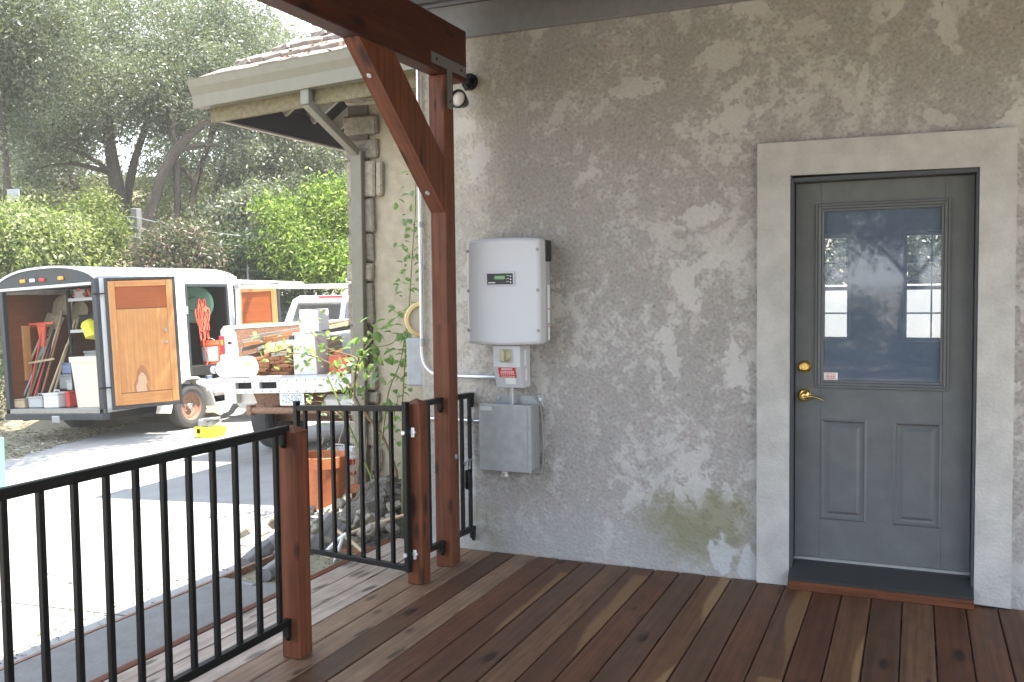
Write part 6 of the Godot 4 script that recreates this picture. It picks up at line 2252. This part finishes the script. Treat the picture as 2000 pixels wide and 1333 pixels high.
func limb(into: Node3D, pts: Array, r0: float, r1: float, called := "trunk") -> void:
	var c := Curve3D.new()
	for i in pts.size():
		var tan: Vector3 = (pts[mini(i + 1, pts.size() - 1)] - pts[maxi(i - 1, 0)]) * 0.17
		c.add_point(pts[i], -tan, tan)
	var out := Array(c.tessellate(3, 5))
	var rad := []
	for i in out.size(): rad.append(lerpf(r0, r1, i / float(out.size() - 1)))
	var m := Mb.new()
	m.tube(out, rad, 10)
	m.rough(r0 * 0.25, 2.5, 7)
	obj(called, m, M.bark, into)


func tree(called: String, label: String, trunks: Array, blobs: Array, n: int, size: float, cols: Array, mat: Material, seed_: int, group := "oaks on the bank beyond the driveway") -> void:
	var base: Vector3 = trunks[0][0][0]
	var t := thing(called, label, "tree", base, group)
	for q in trunks: limb(t, q[0], q[1], q[2])
	# a bough from the nearest trunk point to each clump of crown
	for q in blobs:
		var best: Vector3 = base
		for tr in trunks:
			for p in tr[0]:
				if p.y < q[0].y and p.distance_to(q[0]) < best.distance_to(q[0]): best = p
		if best.distance_to(q[0]) > 0.4:
			limb(t, [best, best.lerp(q[0], 0.5) + Vector3(0.1, 0.15, 0.1), q[0]], 0.06, 0.02, "bough")
	foliage(t, "crown", blobs, n, size, cols, mat, seed_)


func shrub(called: String, label: String, cat: String, base: Vector3, blobs: Array, n: int, size: float, cols: Array, mat: Material, seed_: int) -> void:
	var t := thing(called, label, cat, base)
	for q in blobs: limb(t, [base, base.lerp(q[0], 0.6) + Vector3(0.05, 0.0, 0.05), q[0]], 0.03, 0.01, "stem")
	foliage(t, "foliage", blobs, n, size, cols, mat, seed_, 0.4, 1.3)


func trees() -> void:
	tree("oak_tree", "large twin trunked oak with the tallest crown left of the leaning oak", [[[Vector3(-14.04, 2.80, -10.74), Vector3(-14.04, 3.01, -10.74), Vector3(-14.08, 3.65, -10.76), Vector3(-14.19, 4.35, -10.75), Vector3(-14.27, 4.92, -10.75), Vector3(-14.39, 5.97, -10.76), Vector3(-14.67, 7.13, -10.71)], 0.21, 0.08], [[Vector3(-14.17, 2.88, -11.02), Vector3(-14.17, 3.03, -11.02), Vector3(-14.12, 3.91, -11.09), Vector3(-14.00, 4.73, -11.19), Vector3(-13.61, 6.02, -11.43), Vector3(-13.29, 6.95, -11.63)], 0.17, 0.06]], [[Vector3(-14.45, 5.99, -9.65), 1.6], [Vector3(-14.19, 6.82, -8.72), 1.8], [Vector3(-14.67, 7.59, -10.74), 1.7], [Vector3(-14.02, 6.54, -10.96), 1.3], [Vector3(-14.66, 5.42, -10.07), 0.8], [Vector3(-14.84, 4.89, -9.41), 0.8], [Vector3(-14.15, 7.49, -12.05), 1.5], [Vector3(-15.48, 4.41, -9.65), 0.5]], 3500, 0.085, [Color(0.165, 0.18, 0.125), Color(0.20, 0.21, 0.155), Color(0.235, 0.245, 0.185), Color(0.12, 0.135, 0.085)], M.leaf, 1)
	tree("oak_tree", "oak with a thick trunk leaning far to the right under the eave", [[[Vector3(-12.77, 2.49, -10.20), Vector3(-12.77, 2.99, -10.20), Vector3(-12.49, 4.04, -10.39), Vector3(-12.18, 4.69, -10.56), Vector3(-11.76, 5.18, -10.77), Vector3(-11.43, 5.42, -10.93), Vector3(-10.91, 5.83, -11.18)], 0.16, 0.07], [[Vector3(-12.33, 2.51, -10.72), Vector3(-12.33, 4.72, -10.72), Vector3(-12.36, 5.34, -10.74), Vector3(-12.04, 5.89, -10.91)], 0.08, 0.04]], [[Vector3(-12.08, 6.40, -11.25), 1.3], [Vector3(-11.44, 6.23, -11.84), 1.1], [Vector3(-13.02, 5.79, -11.13), 0.9], [Vector3(-11.90, 6.97, -11.90), 1.4], [Vector3(-11.30, 4.71, -11.60), 0.5]], 2600, 0.085, [Color(0.165, 0.18, 0.125), Color(0.20, 0.21, 0.155), Color(0.235, 0.245, 0.185), Color(0.12, 0.135, 0.085)], M.leaf, 2)
	tree("oak_tree", "slim oak just right of the leaning trunk", [[[Vector3(-14.05, 3.32, -12.94), Vector3(-13.93, 4.38, -13.06), Vector3(-13.61, 5.40, -13.25), Vector3(-13.26, 6.35, -13.46)], 0.1, 0.05]], [[Vector3(-14.94, 8.42, -13.95), 1.6], [Vector3(-13.97, 8.41, -14.37), 1.5], [Vector3(-12.98, 7.20, -14.73), 1.5], [Vector3(-13.84, 6.20, -13.75), 1.0], [Vector3(-14.90, 4.79, -13.20), 0.8]], 2300, 0.085, [Color(0.165, 0.18, 0.125), Color(0.20, 0.21, 0.155), Color(0.235, 0.245, 0.185), Color(0.12, 0.135, 0.085)], M.leaf, 3)
	tree("oak_tree", "oak with crown showing below the eave, left of the downspout", [[[Vector3(-12.96, 2.91, -12.33), Vector3(-12.96, 3.48, -12.33), Vector3(-12.72, 4.14, -12.47), Vector3(-12.46, 5.02, -12.64), Vector3(-12.13, 5.65, -12.82)], 0.1, 0.05]], [[Vector3(-11.45, 4.55, -13.05), 1.1], [Vector3(-10.79, 5.15, -13.38), 1.2], [Vector3(-10.40, 4.60, -14.06), 1.1], [Vector3(-12.34, 4.75, -13.22), 0.9], [Vector3(-11.86, 5.70, -14.03), 1.2], [Vector3(-10.91, 3.78, -14.34), 0.9]], 2900, 0.085, [Color(0.165, 0.18, 0.125), Color(0.20, 0.21, 0.155), Color(0.235, 0.245, 0.185), Color(0.12, 0.135, 0.085)], M.leaf, 4)
	tree("oak_tree", "small oak with a thin trunk left of the twin trunked oak", [[[Vector3(-17.32, 3.82, -12.64), Vector3(-17.45, 4.35, -12.61), Vector3(-17.59, 4.70, -12.57), Vector3(-17.82, 5.55, -12.52)], 0.12, 0.05]], [[Vector3(-18.92, 5.96, -12.07), 1.6], [Vector3(-17.94, 4.89, -12.43), 1.0], [Vector3(-18.13, 4.51, -11.23), 1.0], [Vector3(-18.10, 3.92, -11.76), 0.8]], 1900, 0.085, [Color(0.165, 0.18, 0.125), Color(0.20, 0.21, 0.155), Color(0.235, 0.245, 0.185), Color(0.12, 0.135, 0.085)], M.leaf, 5)
	tree("oak_tree", "dark low oak with forked trunks behind the bright green bush", [[[Vector3(-10.59, 1.60, -10.02), Vector3(-10.59, 2.32, -10.02), Vector3(-10.32, 2.61, -10.15), Vector3(-9.92, 3.00, -10.35)], 0.09, 0.05], [[Vector3(-10.13, 1.50, -10.22), Vector3(-10.13, 2.31, -10.22), Vector3(-10.05, 2.73, -10.28), Vector3(-9.93, 3.42, -10.37)], 0.11, 0.05]], [[Vector3(-10.75, 3.17, -10.88), 0.75], [Vector3(-10.25, 3.28, -11.10), 0.7], [Vector3(-11.52, 3.21, -10.98), 0.6], [Vector3(-9.97, 3.07, -11.43), 0.6]], 1500, 0.09, [Color(0.165, 0.18, 0.125), Color(0.20, 0.21, 0.155), Color(0.235, 0.245, 0.185), Color(0.12, 0.135, 0.085)], M.leaf, 6)
	tree("oak_tree", "oak with a thin upright trunk at the left edge of the picture", [[[Vector3(-13.68, 1.81, -7.63), Vector3(-13.68, 3.08, -7.63), Vector3(-13.72, 3.98, -7.66), Vector3(-13.81, 5.18, -7.69), Vector3(-13.86, 6.36, -7.74)], 0.09, 0.05]], [[Vector3(-13.86, 6.46, -7.75), 1.3], [Vector3(-13.15, 7.09, -7.55), 1.3], [Vector3(-14.21, 5.37, -7.53), 1.2]], 2000, 0.085, [Color(0.165, 0.18, 0.125), Color(0.20, 0.21, 0.155), Color(0.235, 0.245, 0.185), Color(0.12, 0.135, 0.085)], M.leaf, 7)
	shrub("shrub", "large pale yellow green shrub behind the left end of the trailer", "shrub", Vector3(-11.96, 0.81, -6.70), [[Vector3(-11.96, 2.50, -6.70), 0.5], [Vector3(-12.11, 2.31, -6.41), 0.55], [Vector3(-11.71, 2.37, -7.13), 0.45], [Vector3(-12.01, 2.79, -7.03), 0.3], [Vector3(-12.61, 2.75, -6.76), 0.4], [Vector3(-12.49, 3.00, -7.05), 0.22], [Vector3(-11.80, 2.75, -7.34), 0.22]], 1000, 0.09, [Color(0.36, 0.38, 0.18), Color(0.30, 0.33, 0.14), Color(0.44, 0.44, 0.25), Color(0.12, 0.16, 0.06)], M.leafbright, 11)
	shrub("shrub", "yellow green shrub between the pale shrub and the twin trunked oak", "shrub", Vector3(-12.25, 1.69, -8.45), [[Vector3(-12.25, 2.88, -8.45), 0.4], [Vector3(-12.82, 3.32, -8.67), 0.3], [Vector3(-11.91, 2.61, -8.37), 0.35], [Vector3(-11.93, 2.41, -8.02), 0.4], [Vector3(-12.49, 3.42, -8.82), 0.2]], 700, 0.085, [Color(0.20, 0.23, 0.07), Color(0.14, 0.18, 0.05), Color(0.28, 0.30, 0.11)], M.leafbright, 12)
	shrub("shrub", "dusty pink tinged shrub behind the middle of the trailer roof", "shrub", Vector3(-10.43, 1.00, -8.57), [[Vector3(-10.43, 2.38, -8.57), 0.4], [Vector3(-9.98, 2.33, -8.76), 0.35], [Vector3(-10.78, 2.29, -8.41), 0.3], [Vector3(-10.35, 2.63, -8.83), 0.3], [Vector3(-10.67, 2.69, -8.70), 0.22]], 700, 0.08, [Color(0.13, 0.14, 0.08), Color(0.19, 0.12, 0.10), Color(0.11, 0.13, 0.07)], M.leaf, 13)
	shrub("shrub", "bright lime green bush left of the downspout", "shrub", Vector3(-8.36, 0.77, -9.92), [[Vector3(-8.36, 2.62, -9.92), 0.5], [Vector3(-8.02, 3.12, -10.31), 0.42], [Vector3(-8.97, 3.05, -10.11), 0.3], [Vector3(-7.87, 2.31, -9.89), 0.5], [Vector3(-8.41, 2.22, -9.65), 0.4], [Vector3(-7.65, 2.52, -10.44), 0.5], [Vector3(-9.38, 3.27, -10.17), 0.25], [Vector3(-8.60, 3.35, -10.29), 0.26], [Vector3(-7.20, 2.00, -9.73), 0.4], [Vector3(-8.11, 3.56, -10.73), 0.3], [Vector3(-8.86, 2.62, -9.70), 0.26], [Vector3(-8.48, 3.61, -10.47), 0.2]], 2000, 0.085, [Color(0.26, 0.36, 0.06), Color(0.37, 0.45, 0.10), Color(0.15, 0.22, 0.04), Color(0.08, 0.12, 0.03)], M.leafbright, 14)
	shrub("shrub", "dark leafy shrub between the pink tinged shrub and the lime bush", "shrub", Vector3(-10.08, 1.40, -9.81), [[Vector3(-10.08, 2.46, -9.81), 0.35], [Vector3(-9.39, 2.39, -9.67), 0.38], [Vector3(-10.04, 2.30, -9.39), 0.3]], 700, 0.08, [Color(0.06, 0.09, 0.04), Color(0.09, 0.12, 0.05)], M.leaf, 15)
	# the wood further up the hill, one mass
	var far := thing("far_wood", "mass of grey green woodland up the hill behind the oaks", "woodland", Vector3(-16, 4, -16), "", "stuff")
	foliage(far, "foliage", [[Vector3(-25.97, 8.95, -15.73), 1.9], [Vector3(-23.86, 7.36, -14.55), 1.9], [Vector3(-24.31, 8.91, -16.09), 1.9], [Vector3(-23.58, 7.20, -15.12), 1.9], [Vector3(-23.31, 8.55, -16.52), 1.9], [Vector3(-22.52, 7.40, -16.31), 1.9], [Vector3(-19.02, 7.88, -14.33), 1.9], [Vector3(-20.10, 7.04, -15.51), 1.9], [Vector3(-19.81, 8.21, -16.57), 1.9], [Vector3(-20.82, 7.64, -17.38), 1.9], [Vector3(-19.91, 8.82, -17.60), 1.9], [Vector3(-19.37, 7.40, -17.58), 1.9], [Vector3(-19.15, 8.35, -18.24), 1.9], [Vector3(-18.95, 6.92, -17.88), 1.9], [Vector3(-16.80, 7.94, -17.63), 1.9], [Vector3(-15.62, 6.36, -16.27), 1.9], [Vector3(-16.83, 5.83, -17.77), 1.9], [Vector3(-16.67, 4.25, -16.73), 1.9], [Vector3(-16.11, 8.51, -18.69), 1.9], [Vector3(-15.23, 6.63, -16.97), 1.9], [Vector3(-17.21, 5.73, -19.09), 1.9], [Vector3(-15.12, 4.03, -16.92), 1.9], [Vector3(-16.33, 9.07, -20.83), 1.9], [Vector3(-16.51, 7.34, -20.68), 1.9], [Vector3(-13.57, 5.20, -16.83), 1.9], [Vector3(-14.27, 4.63, -17.26), 1.9], [Vector3(-13.25, 7.54, -17.50), 1.9], [Vector3(-15.32, 7.32, -20.54), 1.9], [Vector3(-12.97, 5.35, -17.97), 1.9], [Vector3(-12.78, 4.09, -17.10), 1.9], [Vector3(-13.26, 8.43, -20.08), 1.9], [Vector3(-13.07, 6.85, -19.71), 1.9], [Vector3(-13.07, 5.94, -19.50), 1.9], [Vector3(-13.48, 4.49, -19.46), 1.9], [Vector3(-24.73, 9.75, -15.22), 1.9], [Vector3(-23.56, 9.98, -15.74), 1.9], [Vector3(-22.38, 10.20, -16.27), 1.9], [Vector3(-21.21, 9.86, -16.76), 1.9], [Vector3(-20.04, 10.05, -17.28), 1.9], [Vector3(-18.86, 9.69, -17.77), 1.9]], 4600, 0.14, [Color(0.19, 0.20, 0.15), Color(0.23, 0.24, 0.18), Color(0.15, 0.165, 0.12)], M.leaf, 44)
	# ivy over the foot of the bank
	var rr := RandomNumberGenerator.new()
	rr.seed = 91
	var bl := []
	for i in 150:
		var s := rr.randf_range(-9.0, 8.0)
		var d := rr.randf_range(16.6, 20.5)
		var x := 2.48 - 0.68 * d - 0.73 * s
		var z := 5.08 - 0.73 * d + 0.68 * s
		bl.append([on_ground(x, z, rr.randf_range(0.05, 0.45)), rr.randf_range(0.35, 0.6)])
	var ivy := thing("ivy_cover", "dark green ivy covering the bank behind the trailer", "ground cover", Vector3(-11, 0, -8), "", "stuff")
	foliage(ivy, "foliage", bl, 7000, 0.075, [Color(0.05, 0.085, 0.035), Color(0.08, 0.12, 0.05), Color(0.11, 0.14, 0.07)], M.leaf, 45, 0.3)
	# sunlit grass and seedlings up the hill
	var gl := []
	for i in 170:
		var s := rr.randf_range(-12.0, 10.0)
		var d := rr.randf_range(20.5, 34.0)
		gl.append([on_ground(2.48 - 0.68 * d - 0.73 * s, 5.08 - 0.73 * d + 0.68 * s, 0.1), rr.randf_range(0.4, 0.9)])
	var gr := thing("hill_grass", "yellow green grass and seedlings on the sunlit hill behind the oak trunks", "grass", Vector3(-16, 3, -12), "", "stuff")
	foliage(gr, "foliage", gl, 6000, 0.10, [Color(0.20, 0.22, 0.09), Color(0.28, 0.28, 0.13), Color(0.14, 0.17, 0.06)], M.leafbright, 46, 0.3)
	# fence on the bank
	var f := thing("wire_fence", "wire fence with a grey wooden post and a metal stake on the bank", "fence", on_ground(-11.8, -9.0))
	var m := Mb.new()
	m.span(Vector3(-11.87, 1.6, -9.07), Vector3(-11.71, 3.32, -8.93), 0.01)
	obj("wood_post", m, M.driftwood, f)
	m = Mb.new()
	m.tube([Vector3(-9.43, 1.2, -9.45), Vector3(-9.43, 2.88, -9.45)], 0.025, 6)
	obj("metal_stake", m, M.galv, f)
	for y in [3.15, 2.95, 2.75, 2.5]:
		m = Mb.new()
		m.tube([Vector3(-14.5, y + 0.1, -8.3), Vector3(-11.79, y, -8.92), Vector3(-10.6, y - 0.28, -9.2), Vector3(-9.43, y - 0.45, -9.45), Vector3(-7.5, y - 0.6, -9.9)], 0.008, 5)
		obj("wire", m, M.galv, f)
	m = Mb.new()
	m.span(Vector3(-13.3, 3.25, -7.36), Vector3(-13.0, 3.62, -7.32), 0.004)
	m.span(Vector3(-13.18, 0.6, -7.40), Vector3(-13.12, 3.3, -7.362))
	tag(obj("sign_board", m, M.boxgrey), "grey green board on a stake at the left among the shrubs", "sign")
	# oak beside the drive, out of view on the left, whose crown shades the trailer
	var shade := [[Vector3(-6.2, 7.0, -3.0), 1.5], [Vector3(-7.4, 7.2, -1.8), 1.6], [Vector3(-5.6, 6.9, -1.4), 1.2], [Vector3(-7.8, 7.6, -3.8), 1.6], [Vector3(-8.6, 7.4, -0.6), 1.8], [Vector3(-5.5, 7.0, -4.3), 1.1], [Vector3(-6.8, 7.4, -5.0), 1.2], [Vector3(-7.0, 7.3, 0.6), 1.6]]
	tree("oak_tree", "oak beside the driveway whose boughs reach over the trailer", [[[Vector3(-12.0, -0.6, 1.2), Vector3(-11.2, 2.5, 0.8), Vector3(-9.6, 5.0, 0.0), Vector3(-7.6, 6.6, -1.6)], 0.26, 0.12]], shade, 7000, 0.10, [Color(0.08, 0.10, 0.055)], M.leaf, 51, "")
	# trees on the far side of the porch, seen only in the door glass
	var k := 0
	for q in [[Vector3(-2.5, -0.3, 17.0), 2.6, "round oak behind the viewer, mirrored in the left of the door glass"], [Vector3(2.2, -0.3, 19.0), 2.8, "tall oak behind the viewer, mirrored in the middle of the door glass"], [Vector3(6.5, -0.3, 17.5), 2.6, "oak behind the viewer, mirrored at the right of the door glass"]]:
		var c: Vector3 = q[0]
		tree("oak_tree", q[2], [[[c, c + Vector3(0.2, 2.0, 0), c + Vector3(0.1, 4.0, 0.2)], 0.22, 0.12]], [[c + Vector3(0, 4.5, 0), q[1]], [c + Vector3(-1.5, 3.4, 0.3), 1.6], [c + Vector3(1.5, 3.6, -0.3), 1.7], [c + Vector3(0.2, 6.3, 0), 1.8]], 1900, 0.14, [Color(0.12, 0.15, 0.06), Color(0.20, 0.22, 0.09)], M.leafbright, 60 + k, "oaks behind the viewer")
		k += 1
	var hb := []
	var hc := []
	for i in 9:
		hb.append([Vector3(-5.0 + i * 1.5, 0.5 + 0.15 * sin(i * 2.1), 13.5 + 0.4 * sin(i * 1.7)), 1.0])
		hc.append([Vector3(-2.5 + i * 1.3, 2.2 + 0.3 * sin(i * 2.7), -17.0), 1.8])
	shrub("hedge", "dark hedge added behind the viewer to cover bright ground in the door glass", "hedge", Vector3(1, -0.2, 13.5), hb, 2400, 0.11, [Color(0.06, 0.085, 0.04), Color(0.10, 0.13, 0.06)], M.leaf, 71)  # unseen hedge, added to cover bright ground mirrored in the glass
	shrub("hedge", "dark hedge beyond the garden wall, seen through the upper window panes", "hedge", Vector3(2.5, -0.2, -17.0), hc, 5200, 0.14, [Color(0.03, 0.045, 0.02), Color(0.05, 0.07, 0.03)], M.leaf, 72)
	# pale garden wall behind the house, seen through the room's windows
	m = Mb.new()
	m.span(Vector3(-1.0, -0.3, -12.2), Vector3(6.0, 1.62, -12.0), 0.01)
	tag(obj("garden_wall", m, M.white), "pale garden wall behind the house, seen through the far windows", "wall")
